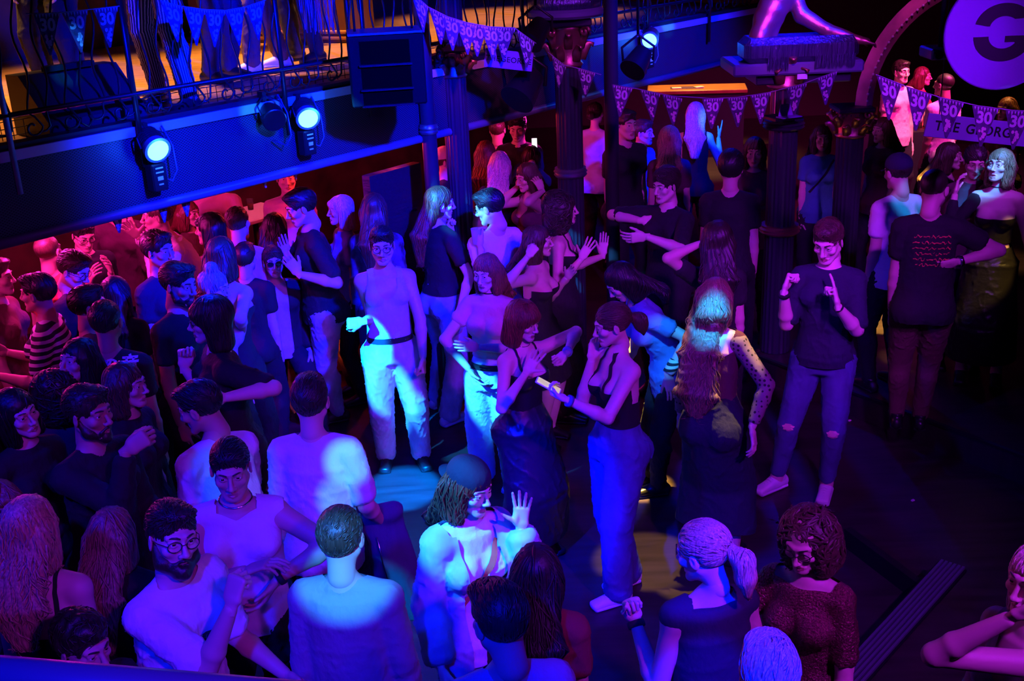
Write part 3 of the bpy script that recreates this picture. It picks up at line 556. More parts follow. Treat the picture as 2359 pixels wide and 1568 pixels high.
# booth panel with carved timber left of the slim column
a=onB(905,420,-.35); t=empty('panelled_booth_end',(a[0],a[1],0),atan2(BD[1],BD[0]),'dark carved timber booth end behind the slim column','panel'); o=MB(); o.box((0,0,.95),(.55,.08,1.9)); o.build('panel',mat('booth_timber',(.016,.014,.022),.5,bump=((9,9,30),.6,.02)),t,False)
for z in(.5,1.3): o=MB(); o.box((0,-.045,z),(.4,.02,.5),bev=.01); o.build('moulding',mat('booth_timber',(.016,.014,.022),.5,bump=((9,9,30),.6,.02)),t,False)
# ------------------------------------------------------------------ far bar under warm light
c=onz(1610,205,1.0); t=empty('bar_counter',(c[0],c[1]+.2,0),radians(-8),'warm lit wooden bar counter beyond the bunting','counter'); o=MB(); o.box((0,0,.97),(1.5,.6,.06),bev=.01); o.build('worktop',M_WOOD,t,False); o=MB(); o.box((0,.02,.47),(1.42,.5,.94)); o.build('front',M_DARK,t,False); o=MB(); o.box((-.15,-.05,1.003),(.5,.2,.006)); o.build('bar_mat',mat('bar_mat',(.08,.05,.12),.6),t,False)
for k,(dx,l) in enumerate(((-.32,'white napkin pile left on the warm bar counter'),(.02,'white menu card right on the warm bar counter'))):
    o=MB(); o.box((c[0]+dx,c[1]+.12,1.012),(.14,.09,.012),rotm((0,0,1),20*k)); tag(o.build('paper_pile',mat('paper',(.8,.75,.65),.6),smooth=False),l,'paper')
lamp('bar_warm_lamp','SPOT',c+np.array([0,.1,1.6]),WARM,420,c,70,.5,.08); q=onz(2176,200,1.6); lamp('bar_warm_lamp','SPOT',q+np.array([.3,-.5,2.2]),(1.,.6,.25),420,q,34,.6,.08); q=onz(2318,250,1.6); lamp('bar_warm_lamp','SPOT',q+np.array([.3,.3,2.0]),(1.,.45,.12),260,q,30,.6,.08)
c=onz(2085,300,1.02); t=empty('back_bar',(c[0],c[1],0),0,'cluttered back bar of glinting bottles under the right pennants','bar'); o=MB(); o.box((0,.2,.5),(1.1,.5,1.0)); o.build('counter',M_DARK,t,False)
for k in range(9):
    b=c+np.array([-.4+.1*k,.1+.05*(k%3),0]); h=.22+.05*(k%4); t=empty('bottle',b,0,'dark glinting bottle on the cluttered back bar','bottle','bottles on the back bar'); o=MB(); o.lathe([(.033,0),(.035,h*.6),(.013,h*.78),(.013,h),(0,h)],n=14); o.build('glass',mat('bottle_glass',(.25,.16,.05),.1,.2),t); o=MB(); o.lathe([(.0365,h*.2),(.0365,h*.5)],n=14); o.build('bottle_label',mat('bottle_label',(.6,.5,.35),.6),t)
# ------------------------------------------------------------------ upstairs room behind the railing
for nm,x_,of_,z,col,pw,an in(('upstairs_warm',-2.3,-1.7,4.9,WARM,620,76),('upstairs_warm',-1.2,-1.9,4.9,WARM,620,76),('upstairs_warm',.1,-1.9,4.9,WARM,700,74),('upstairs_warm',1.7,-2.0,4.9,WARM,500,66),('upstairs_red',-3.4,-1.6,4.8,(1.,.14,.1),260,66)): lamp(nm,'SPOT',bp(x_,of_,z),col,pw,bp(x_,of_-.1,ZB),an,.5,.1)
c=onz(610,70,ZB+.12); t=empty('bar_plinth',(c[0],c[1],ZB),radians(rzB-72),'brown moulded bar front on the upstairs boards','bar front'); o=MB(); o.box((0,.3,.35),(1.7,.5,.7)); o.build('panel',mat('brown_panel',(.16,.06,.03),.4),t,False)
for z in(.05,.10,.66): o=MB(); o.box((0,.04,z),(1.72,.04,.03),bev=.008); o.build('moulding',M_WOOD,t,False)
for k,(x_,of_) in enumerate(((-.05,-2.3),(-.35,-1.1))):
    c=bp(x_,of_,ZB); t=empty('table',(c[0],c[1],ZB),radians(30),('far upstairs table lit yellow above the loudspeaker','near upstairs table lit yellow just over the loudspeaker')[k],'table'); o=MB(); o.box((0,0,.72),(.6,.34,.03)); o.build('table_top',M_TABLE,t,False); o=MB(); o.lathe([(.02,0),(.02,.71)],n=12); o.build('pedestal',M_BLK,t); o=MB(); o.lathe([(.16,0),(.16,.012),(.03,.03)],n=20); o.build('foot',M_BLK,t,'auto')
c=onB(185,190,-.22); t=empty('wedge_monitor',(c[0],c[1],ZB),radians(rzB),'black wedge shaped monitor box behind the railing near the striped trousers','speaker'); o=MB(); o.prism([(-.16,0),(.22,0),(.22,.10),(-.02,.34),(-.16,.34)],(-.3,.1,.0),(0,-1,0),(0,0,1),(.62,0,0)); o.build('cabinet',M_DARK,t,False); o=MB(); o.box((0,.1,.36),(.3,.06,.03)); o.build('handle',M_BLK,t,False)
# foil curtain strip upstairs
c=onB(738,60,-.5); o=MB()
for k in range(26): 
    x=-.13+.01*k; o.sweep([(x,0,.55),(x+.008*rng.uniform(-1,1),.01*rng.uniform(-1,1),.28),(x+.012*rng.uniform(-1,1),0,.0+.06*rng.random())],.004,4,flat=.2)
x=o.build('foil_curtain',M_FOIL,smooth=False); x.location=(c[0],c[1],ZB+.30); tag(x,'glittering blue foil curtain hanging upstairs behind the railing','curtain',kind='stuff')
# ------------------------------------------------------------------ steps at the lower right, ridged nosing
a,b=onz(2090,1372,.18),onz(1915,1560,.18); d=nrm(b-a); n_=np.array([-d[1],d[0],0]); n_=n_ if n_[0]<0 else -n_
t=empty('step_nosing',(a+b)/2,0,'ridged blue metal step nosing running down to the bottom right','step edge'); o=MB(); 
for k in range(6): o.box((a+b)/2-n_*(.012+.024*k)-np.array([0,0,.004*0]),(np.linalg.norm(b-a)+.9,.014,.02),np.stack([d,n_,UP],1))
at_root(o.build('ridges',mat('nosing',(.20,.22,.30),.4,.6),t,False),t); o=MB(); o.box((a+b)/2-n_*.07-UP*.014,(np.linalg.norm(b-a)+.9,.16,.018),np.stack([d,n_,UP],1)); at_root(o.build('plate',M_BLK,t,False),t)
st=MB(); g0=a-d*.05; g1=b+d*1.2; st.prism([(0,0),(np.linalg.norm(g1-g0),0),(np.linalg.norm(g1-g0),3.2),(0,3.2)],np.array([g0[0],g0[1],0]),nrm(g1-g0),-n_,UP*.165); struct('trim_7',st,M_FLOOR)
p,q=onz(1950,1255,0),onz(2140,1400,0); o=MB(); o.box((p+q)/2+UP*.06,(np.linalg.norm(q-p),.05,.12),np.stack([nrm(q-p),np.array([-nrm(q-p)[1],nrm(q-p)[0],0]),UP],1)); struct('trim_8',o,M_BLK)
# ------------------------------------------------------------------ people
SKIN={k:mat('skin_'+k,c,.5,bump=((220,)*3,.12,.001)) for k,c in dict(pale=(.72,.52,.44),fair=(.64,.43,.34),tan=(.48,.30,.21),brown=(.26,.14,.09)).items()}
M_LIP=mat('lips',(.42,.16,.15),.4); M_EYE=mat('eye_white',(.75,.74,.72),.25); M_IRIS=mat('iris',(.03,.02,.015),.2); M_NAIL=mat('nails',(.7,.5,.45),.3)
HAIRC=dict(black=(.012,.010,.010),dark=(.03,.02,.014),brown=(.075,.042,.024),auburn=(.16,.05,.025),red=(.25,.09,.04),sand=(.25,.16,.08),blonde=(.5,.36,.19),platinum=(.7,.6,.46),grey=(.3,.3,.3))
def hairmat(c): return mat('hair_'+c,HAIRC[c],.38,var=((160,160,14),.45),bump=((420,420,26),.5,.003),spec=.6)
def clothmat(name,col,rough=.85,wr=1.): return mat('cloth_'+name,col,rough,bump=((26,26,16),.6*wr,.016),var=((5,5,5),.08))
def folds(Vt,f,seed):
    o=0
    for i in range(3):
        q=wobble(Vt,f*(1+.5*i),seed+31*i,4,(1,1,.75)); o=o+(1-np.abs(q)*3.2).clip(-.4,1)**3*(.9-.2*i)
    return o-.5
HEADS={}
def head_template(fem,mouth,h):
    key=(fem,mouth,h)
    if key in HEADS: return HEADS[key]
    f=Field((-.1,-.135,-.19),(.1,.14,.135),h); j=.88 if fem else 1.
    f.ell((0,-.014,.036),(.0735,.093,.080),.02); f.ell((0,.022,-.030),(.058,.066,.080),.03)
    f.tube((-.052*j,.0,-.045),(-.020*j,.066,-.094),.020,.018,.02); f.tube((.052*j,.0,-.045),(.020*j,.066,-.094),.020,.018,.02)
    f.ell((0,.075,-.098),(.021*j,.017,.017),.018)
    for s in(-1,1):
        f.ell((s*.043,.062,-.020),(.021,.022,.019),.018)
        f.tube((s*.012,.088,.030),(s*.046,.070,.030),.0085,.009,.016)
        f.ell((s*.031,.098,.009),(.0165,.016,.0105),.010,op='s')
        f.ell((s*.031,.0735,.009),.0135,.002)
        f.tube((s*.017,.0850,.0165),(s*.032,.0865,.0180),.0044,.0050,.004); f.tube((s*.032,.0865,.0180),(s*.046,.0760,.0145),.0050,.0044,.004); f.tube((s*.018,.0845,.0035),(s*.032,.0850,.0005),.0036,.0040,.005); f.tube((s*.032,.0850,.0005),(s*.045,.0765,.0030),.0040,.0036,.005)
    w=.86 if fem else 1.
    f.tube((0,.089,.022),(0,.111*1.0,-.026),.0068*w,.0105*w,.010); f.ell((0,.1125,-.029),(.0115*w,.0115,.010),.007)
    for s in(-1,1): f.ell((s*.0135*w,.100,-.034),(.0085,.011,.0075),.006); f.ell((s*.006,.109,-.0405),(.0038,.006,.0035),.003,op='s')
    f.tube((0,.088,-.05),(0,.09,-.06),.008,.008,.01)
    o=.011 if mouth=='open' else (.004 if mouth=='part' else 0)
    for s in(-1,1):
        f.tube((s*.025,.078,-.0675),(s*.004,.0925,-.0640),.0036,.0050,.006); f.tube((s*.024,.078,-.069-o),(0,.0915,-.0740-o),.0038,.0060,.006)
    f.tube((-.020,.094,-.0685-o*.4),(.020,.094,-.0685-o*.4),.0022+o*.45,.0022+o*.45,.003,op='s')
    for s in(-1,1):
        R=rotm((0,0,1),s*-22)@rotm((1,0,0),-12)
        f.ell((s*.0795,-.004,-.004),(.0075,.018,.031),.006,R); f.ell((s*.0885,.002,.000),(.006,.009,.017),.004,R,op='s')
    f.tube((0,-.022,-.06),(0,-.034,-.138),(.043 if fem else .052),(.043 if fem else .053),.03)
    Vt,Q=f.mesh(); c=Vt[Q].mean(1); m=np.zeros(len(Q),int)
    lip=(np.abs(c[:,0])<.024)&(c[:,2]<-.0595+0)&(c[:,2]>-.0805-o)&(c[:,1]>.0855); m[lip]=1
    mb=MB(); mb.add(Vt,Q,m)
    for s in(-1,1):
        sp=Field((s*.031-.02,.05,-.01),(s*.031+.02,.1,.03),.0028); sp.ell((s*.031,.0755,.009),.0136,.001); v,q=sp.mesh()
        cc=v[q].mean(1); r=np.hypot(cc[:,0]-s*.031,cc[:,2]-.009); mb.add(v,q,np.where((r<.0066)&(cc[:,1]>.08),3,2))
        mb.add(*_brow(s,fem),4)
    HEADS[key]=(np.concatenate(mb.V),mb.F,mb.M); return HEADS[key]
def _brow(s,fem):
    k=MB(); z=.033 if fem else .030; k.sweep([(s*.012,.0975,z-.001),(s*.024,.0955,z+.004),(s*.038,.086,z+.004),(s*.048,.0755,z-.001)],[.003,.0042,.0034,.0015] if not fem else [.002,.0028,.0024,.001],6)
    return k.V[0],k.F[0]
HANDS={}
def hand_template(pose,h):
    key=(pose,h)
    if key in HANDS: return HANDS[key]
    # x to the fingertips, y to the thumb, z out of the palm's back
    spread,curl,th={'relax':(.6,(18,26,18),(38,18)),'open':(1.5,(3,6,5),(58,5)),'flat':(.35,(2,4,4),(28,6)),'fist':(.3,(74,88,58),(30,48)),'grip':(.3,(48,60,34),(24,30)),'point':(.4,None,(30,40))}[pose]
    f=Field((-.05,-.085,-.085),(.215,.10,.05),h)
    f.tube((-.045,0,0),(.01,0,0),(.024,.018),(.029,.017),.012,side=(0,1,0)); f.tube((.012,.002,0),(.082,.002,-.001),(.036,.0155),(.041,.0135),.012,side=(0,1,0),p=2.6)
    f.ell((.035,.027,-.009),(.03,.016,.015),.01)
    y0=(.031,.0105,-.0105,-.030); ln=((.044,.027,.021),(.048,.030,.022),(.044,.028,.022),(.034,.021,.019)); ft=[]
    for i in range(4):
        p=np.array([.086-abs(i-1.2)*.004,y0[i],-.001]); az=(1.5-i)*5*spread; cu=curl
        if pose=='point': cu=(4,6,4) if i==0 else (72,86,55)
        a=0; r=.0088 if i<3 else .0078
        for k in range(3):
            a+=cu[k]*(1+.12*(i-1)); d=np.array([cos(radians(a))*cos(radians(az)),cos(radians(a))*sin(radians(az)),-sin(radians(a))]); q=p+d*ln[i][k]
            f.tube(p,q,r-.0006*k,r-.0006*(k+1),.0045); p=q
        ft.append((p,d))
    p=np.array([.022,.030,-.008]); d=nrm((cos(radians(th[0])),sin(radians(th[0])),-.35)); q=p+d*.042; f.tube(p,q,.0135,.0105,.008)
    d2=rotm((0,0,1),-th[1])@rotm((0,1,0),th[1]*.4)@d; e=q+d2*.032; f.tube(q,e,.0105,.0082,.004); f.tube(e,e+d2*.014,.0085,.007,.004)
    Vt,Q=f.mesh(); HANDS[key]=(Vt,Q); return HANDS[key]
def ik(a,t,l1,l2,pole):
    a=np.asarray(a,float); t=np.asarray(t,float); d=t-a; L=np.linalg.norm(d); L2=min(max(L,abs(l1-l2)+.03),(l1+l2)*.995); w=d/(L+1e-9); t=a+w*L2
    x=(l1*l1-l2*l2+L2*L2)/(2*L2); y=sqrt(max(l1*l1-x*x,0)); p=np.asarray(pole,float); p=nrm(p-w*(p@w)); return a+w*x+p*y,t
UP=np.array([0,0,1.])
class Human:
    """px: head centre in the photograph, turn: 0 faces the viewer, 90 the right, 180 away (deg)"""
    def __init__(s,name,px,turn,S=1.72,fem=False,z0=0.,lean=(0,0),look=None,nod=0.,tilt=0.,skin='fair',drop=0.,near=1,mouth='shut',arms=None,feet=None,twist=0,build=1.,D=None,pos=None,brow='dark'):
        s.mouth=mouth
        s.S=S; s.fem=fem; s.skin=skin; s.near=near; s.z0=z0; s.h={2:.009,1:.0105,0:.014}[near]; s.build=build; s.brow=brow
        ph=radians(turn); s.F=np.array([sin(ph),-cos(ph),0]); s.L=np.array([cos(ph),sin(ph),0]); s.phi=ph
        pt=radians(turn+twist); s.Fc=np.array([sin(pt),-cos(pt),0]); s.Lc=np.array([cos(pt),sin(pt),0])
        lf,ls=radians(lean[0]),radians(lean[1]); s.u=nrm(UP*cos(lf)*cos(ls)+s.F*sin(lf)+s.L*sin(ls)); s.u0=nrm(UP*.75+s.u*.25)
        s.Fc=nrm(s.Fc-s.u*(s.Fc@s.u)); s.Lc=np.cross(s.u,s.Fc)*1.; 
        hp=S*.535*(1-drop); P=np.array([0,0,z0+hp]); s.P=P
        wa=P+nrm(s.u0+s.u)*.088*S; ch=wa+s.u*.146*S; nb=ch+s.u*.082*S
        lk=radians(turn if look is None else look); hf=np.array([sin(lk),-cos(lk),0]); hl=np.array([cos(lk),sin(lk),0])
        Rn=rotm(hl,nod)@np.eye(3); hf2=Rn@hf; hu=np.cross(hl,-hf2) if False else Rn@UP
        Rt=rotm(hf2,tilt); hu=Rt@hu; hl=Rt@hl; s.HR=np.stack([hl,hf2,hu],1)   # columns: left, front, up
        hc=nb+nrm(s.u*.8+UP*.35+s.HR[:,2]*.35)*.098*S+hf2*.012*S+s.u*.0
        # place so that the head centre falls where the photograph shows it
        if px is None: W=np.zeros(3)
        elif D is None: W=onz(px[0],px[1],hc[2])
        else: W=ony(px[0],px[1],D); W=np.array([W[0],W[1],hc[2]])
        if pos is not None: W=np.array([pos[0]+hc[0],pos[1]+hc[1],hc[2]])
        sh=np.array([W[0]-hc[0],W[1]-hc[1],0]); s.base=np.array([sh[0],sh[1],z0])
        for n,v in dict(P=P,wa=wa,ch=ch,nb=nb,hc=hc).items(): setattr(s,n,v+sh)
        sw=(.078 if fem else .089)*build**.5
        s.sh={d:s.ch+s.u*.040*S+s.Lc*(sw*S*k)+s.Fc*.0 for d,k in(('L',1),('R',-1))}
        s.hipj={d:s.P-UP*.02*S+s.L*(.052*S*k) for d,k in(('L',1),('R',-1))}
        s.ua,s.fa=.168*S,.148*S; s.el={};s.wr={};s.hd={}
        arms=arms or {}
        for d,k in(('L',1),('R',-1)):
            a=dict(t=(.03,.015,-.315)); a.update(arms.get(d,{})); o=s.Lc*k; sp=s.sh[d]
            if 'p' in a:
                x,y,dd=a['p']; r=ray(x,y); t0=((sp-CAMP)@CAMF)/(r@CAMF); best=None
                for e in np.linspace(-.45,.45,61):
                    q=CAMP+r*(t0-dd-e); L=np.linalg.norm(q-sp); c=abs(e)+max(0,L-(s.ua+s.fa)*.98)*30+max(0,.12-L)*10
                    if best is None or c<best[0]: best=(c,q)
                T=best[1]
            else: f_,o_,u_=a['t']; T=sp+(s.F*f_+o*o_+UP*u_)*S
            pole=-s.F*.6+o*.16-UP*.5
            if 'e' in a:
                if len(a['e'])==2: r=ray(*a['e']); q=CAMP+r*((((sp+T)/2-CAMP)@CAMF)/(r@CAMF)); pole=q-(sp+T)/2
                else: f_,o_,u_=a['e']; pole=s.F*f_+o*o_+UP*u_
            s.el[d],s.wr[d]=ik(sp,T,s.ua,s.fa,pole)
            if 'E' in a: s.el[d],s.wr[d]=ony(*a['E']),ony(*a['W'])
            fd=nrm(s.wr[d]-s.el[d])
            hd=a.get('hd'); hd=nrm(fd if hd is None else (s.F*hd[0]+o*hd[1]+UP*hd[2]))
            if 'hp' in a: r=ray(*a['hp']); q=CAMP+r*(((s.wr[d]-CAMP)@CAMF)/(r@CAMF)); hd=nrm(q-s.wr[d])
            pn=a.get('pn'); pn=(-o) if pn is None else (CAMP-s.wr[d] if pn=='cam' else (s.wr[d]-CAMP if pn=='away' else s.F*pn[0]+o*pn[1]+UP*pn[2]))
            pn=nrm(pn-hd*(np.asarray(pn)@hd)) # palm normal
            s.hd[d]=(hd,pn,a.get('h','relax'))
        s.th,s.sk=.243*S,.240*S; s.kn={};s.an={};s.fd={}
        for d,k in(('L',1),('R',-1)):
            f=(feet or {}).get(d) if isinstance(feet,dict) else None
            az=.045*S+z0; hp_=s.hipj[d]
            if f is None: T=hp_+s.L*k*.02*S+s.F*(.01*S) ; fo=0; kp=None
            elif len(f)>=2 and abs(f[0])>3: T=onz(f[0],f[1],az); fo=f[2] if len(f)>2 else 0
            else: T=hp_+(s.F*f[0]+s.L*k*f[1])*S; fo=f[2] if len(f)>2 else 0
            T=np.array([T[0],T[1],az+(f[3] if f is not None and len(f)>3 else 0)]); dv=T-hp_; R=(s.th+s.sk)*.993
            if np.linalg.norm(dv)>R:
                hh=sqrt(max(R*R-dv[2]**2,0)); xy=dv[:2]; n=np.linalg.norm(xy); T[:2]=hp_[:2]+xy*(min(n,hh)/(n+1e-9))
                if abs(dv[2])>R: T[2]=az
            s.kn[d],s.an[d]=ik(hp_,T,s.th,s.sk,s.F+s.L*k*.15); a=radians(fo)*k; s.fd[d]=s.F*cos(a)+s.L*sin(a)
        s.root=empty(name,s.base,s.phi); c_,s_=cos(ph),sin(ph); s.R=np.array([[c_,-s_,0],[s_,c_,0],[0,0,1]]); s.xf=(s.R,s.base)
        s._body()
    def bounds(s,pts,m): P=np.array(pts); return P.min(0)-m,P.max(0)+m
    def torso(s,f,g=0.,k=.008,lo=.468,hi=.83,loose=0.,hips=True,low=0.):
        """torso rings; g: extra radius; loose: 1 hangs straight from the chest"""
        S,b,w=s.S,s.build,s.fem
        R=[(.42,(.084,.068) if not w else (.086,.072)),(.470,(.084,.067) if not w else (.088,.072)),(.520,(.088,.070) if not w else (.094,.074)),(.610,(.076,.058) if not w else (.064,.052)),(.700,(.084,.062) if not w else (.072,.057)),(.762,(.086,.062) if not w else (.075,.056)),(.812,(.072,.048) if not w else (.063,.043))]
        pts=[s.P-s.u0*.09*S,s.P-s.u0*.045*S,s.P+s.u0*.005*S,s.wa,s.wa+s.u*.09*S,s.wa+s.u*.152*S,s.ch+s.u*.052*S]; sd=[s.L,s.L,s.L,nrm(s.L+s.Lc),s.Lc,s.Lc,s.Lc]
        for i in range(6):
            if R[i+1][0]<lo+.003 or R[i][0]>hi: continue
            def rr(j):
                x,y=R[j][1]
                if loose and j<5: x=x+(max(R[5][1][0],x)-x)*loose; y=y+(max(R[5][1][1],y)-y)*loose
                e=g+(low if j<3 else 0); return (x*S*b+e,y*S*b+e)
            A,B=pts[i],pts[i+1]; ra,rb=rr(i),rr(i+1)
            if R[i][0]<lo: t=(lo-R[i][0])/(R[i+1][0]-R[i][0]); A=A+(B-A)*t; ra=tuple(np.array(ra)+(np.array(rb)-np.array(ra))*t)
            f.tube(A,B,ra,rb,k,side=sd[i],cap=.2 if R[i][0]<lo or R[i+1][0]>=hi else .3,p=2.3)
        if w and hi>.72:
            for q in(-1,1): f.ell(s.wa+s.u*.118*S+s.Lc*q*.040*S*b+s.Fc*.046*S*b,.036*S*b+g,.025)
        if not w and hi>.72:
            for q in(-1,1): f.ell(s.wa+s.u*.135*S+s.Lc*q*.05*S*b+s.Fc*.042*S*b,(.04*S*b+g)*.9,.03)
        if hips and lo<.5:
            for q in(-1,1): f.ell(s.P-UP*.02*S+s.L*q*.043*S*b-s.F*.036*S*b,.052*S*b+g+low,.03)
    def leg(s,f,d,g=0.,k=.03,to=1.,wide=0.,thigh=0.):
        """leg down to the fraction `to` (1 knee, 2 ankle); wide: hem flare"""
        S,b=s.S,s.build; hp_,kn,an=s.hipj[d],s.kn[d],s.an[d]; t1=min(to,1.)
        r0,r1,r2=.056*S*b+g+thigh,.0355*S*b**.7+g+wide*.6,.0225*S+g+wide
        f.tube(hp_,hp_+(kn-hp_)*t1,(r0,r0*1.06),(r0+(r1-r0)*t1,)*2,k,side=s.L,cap=.8)
        if to>1:
            t2=to-1; e=kn+(an-kn)*t2; f.tube(kn,e,r1,r1+(r2-r1)*t2,.006,cap=.9)
            if wide<.01: c=kn+(an-kn)*.28-s.F*.012*S; f.tube(c,kn+(an-kn)*.5-s.F*.006*S,.030*S*b**.5+g,.024*S+g,.02)
    def armt(s,f,d,g=0.,k=.02,to=2.,frm=0.,cuff=0.):
        S,b=s.S,s.build**.6*(.9 if s.fem else 1.); a,e,w=s.sh[d],s.el[d],s.wr[d]; r0,r1,r2=.0275*S*b+g,.0225*S*b+g,.0160*S*b+g
        t=min(to,1.); a0=a+(e-a)*frm
        f.tube(a0,a+(e-a)*t,(r0*(1.0),r0*1.08),r0+(r1-r0)*t+cuff,k,cap=.6 if to<1 else .9)
        if frm==0: f.ell(a-s.u*.002*S,.0285*S*b+g,.025 if k>.015 else .014)
        if to>1:
            t=to-1; q=e+(w-e)*t; m=e+(w-e)*min(.28,t); f.tube(e,m,r1,.0235*S*b+g,.015); f.tube(m,q,.0235*S*b+g,(.0235*S*b+g)+(r2-.0255*S*b-g)*((t-.28)/.72 if t>.28 else 0)+cuff,.015,cap=.6)
    def _body(s):
        S=s.S; allp=[s.hc+UP*.16,s.hc-UP*.1,s.P]+[x for q in(s.el,s.wr,s.kn,s.an,s.sh) for x in q.values()]+[s.ch-s.Lc*.2,s.ch+s.Lc*.2]+[s.an[d]+s.fd[d]*.19-UP*.08 for d in'LR']
        s.lo,s.hi=s.bounds(allp,.14); f=Field(s.lo,s.hi,s.h)
        s.torso(f,0)
        tn=s.HR@np.array([0,-.030,-.12])*(S/1.75)+s.hc
        f.tube(s.nb-s.u*.02*S,tn,(.031*S,.031*S) if s.fem else (.037*S,.037*S),(.025*S if s.fem else .030*S),.03)
        for d in'LR':
            f.tube(s.nb-s.u*.012*S,s.sh[d]+s.u*.01*S,.026*S,.024*S,.035)   # trapezius and collar
            s.armt(f,d); s.leg(f,d,to=2.); t=s.an[d]-UP*.022*S; f.tube(s.an[d],t+s.fd[d]*.02*S,.022*S,.020*S,.02); f.tube(t-s.fd[d]*.012*S,t+s.fd[d]*.070*S-UP*.006*S,(.017*S,.017*S),(.020*S,.009*S),.015,side=s.L)
        s.field=f; Vt,Q=f.mesh(); s.bodyV,s.bodyQ=Vt,Q; mb=MB(); mb.add(Vt,Q,0)
        k=S/1.75*(.965 if s.fem else 1.); hv,hf,hm=head_template(s.fem,s.mouth if hasattr(s,'mouth') else 'shut',{2:.0036,1:.0045,0:.0065}[s.near]); s.hk=k
        X=(hv*k)@s.HR.T+s.hc; n0=mb.n; mb.V.append(X); mb.n+=len(X)
        for fa,ma in zip(hf,hm): mb.F.append(fa+n0 if isinstance(fa,np.ndarray) else [[i+n0 for i in q] for q in fa]); mb.M.append(ma)
        for d in'LR':
            hd,pn,pose=s.hd[d]; v,q=hand_template(pose,{2:.0036,1:.0042,0:.006}[s.near]); z=-pn; y=np.cross(z,hd) # x=hd, z=back of hand
            v=v.copy(); sgn=1
            # the thumb of a left hand (palm down, fingers ahead) points right: y'=y*sign
            want=np.cross(hd,z) if d=='L' else np.cross(z,hd); 
            k2=S/1.80*(.9 if s.fem else 1.); P=(v[:,:1]*hd+v[:,1:2]*want+v[:,2:]*z)*k2+s.wr[d]+hd*.012*S
            mb.add(P,q if d=='R' else q[:,::-1],0)
        s.body=mb.build('body',[SKIN[s.skin],M_LIP,M_EYE,M_IRIS,hairmat(s.brow)],s.root,xf=s.xf)
    # ---- things worn
    def solid(s,name,f,m,wr=0.,wf=30,g=None,seed=0,off=None):
        Vt,Q=f.mesh()
        if wr:
            N=vnormals(Vt,Q); sd=seed+int(abs(s.base[0])*977)%9999; Vt=Vt+N*((wobble(Vt,wf,sd,7,(1,1,.7))*.8+folds(Vt,wf*1.5,sd)).clip(-.35,1.2)*wr*np.clip((np.linalg.norm(Vt-s.nb,axis=1)-.075*s.S)/.10,.04,1))[:,None]
        mb=MB()
        if g is not None:
            V2,K,F=clip_mesh(Vt,Q,g(Vt)); mb.add(V2,K,0)
            if F: mb.F.append(F); mb.M.append(np.zeros(len(F),int))
        else: mb.add(Vt,Q,0)
        return mb.build(name,m,s.root,xf=s.xf)
    def newf(s,h=None,m=.06): return Field(s.lo-m,s.hi+m,h or s.h*1.05)
    def legd(s,V):
        """true for points of the torso, false for points on the arms"""
        x=np.abs((V-s.wa)@s.Lc); a=np.full(len(V),9.)
        for d in'LR':
            for p,q in((s.sh[d],s.el[d]),(s.el[d],s.wr[d])):
                w=q-p; t=np.clip((V-p)@w/(w@w),0,1); a=np.minimum(a,np.linalg.norm(V-p-t[:,None]*w,axis=1))
        return a>.075
    def uv(s,Vt):
        """torso coordinates: side, front, up (fractions of stature from the pelvis along the spine)"""
        d=Vt-s.wa; return d@s.Lc/s.S,d@s.Fc/s.S,d@s.u/s.S+.61
    def shirt(s,m,sleeve=.55,g=.011,loose=.42,hem=.47,neck=0.,name='shirt',wr=.006,sl=.005,vneck=0.,asym=None,opened=0.,back=0.):
        f=s.newf(); s.torso(f,g,lo=hem-.05,loose=loose,low=.015)
        for d in'LR':
            t=sleeve if asym is None else asym[d]
            f.tube(s.nb-s.u*.014*s.S,s.sh[d]+s.u*.008*s.S,.027*s.S+g,.025*s.S+g,.03)
            if t>0: s.armt(f,d,g+sl,.012,to=t,cuff=.006)
        nk=s.nb+s.u*(.012-neck)*s.S
        def gg(V):
            c=V-nk; q=c@s.u; r=np.sqrt(np.maximum((c*c).sum(1)-q*q,0)); fr=c@s.Fc
            nkc=-q+np.where(r<.075*s.S,-(np.maximum(fr,0)*(.35+vneck*3)),.2)
            if opened or back:
                x,y,z=s.uv(V); ax=np.abs(x)
                if opened: nkc=np.minimum(nkc,np.where((y>.01)&(z<.84)&s.legd(V),ax-opened,.1))
                if back: nkc=np.minimum(nkc,np.where((y<.0)&(ax<.075),back+ax*.6-z,.1))
            return np.minimum(nkc,np.where(r<.2*s.S,s.uv(V)[2]-hem,.1) if sleeve<1 else np.where((s.field is not None)&(s.legd(V)),s.uv(V)[2]-hem,.1))
        s.shf=f; o=s.solid(name,f,m,wr,26,gg); return o
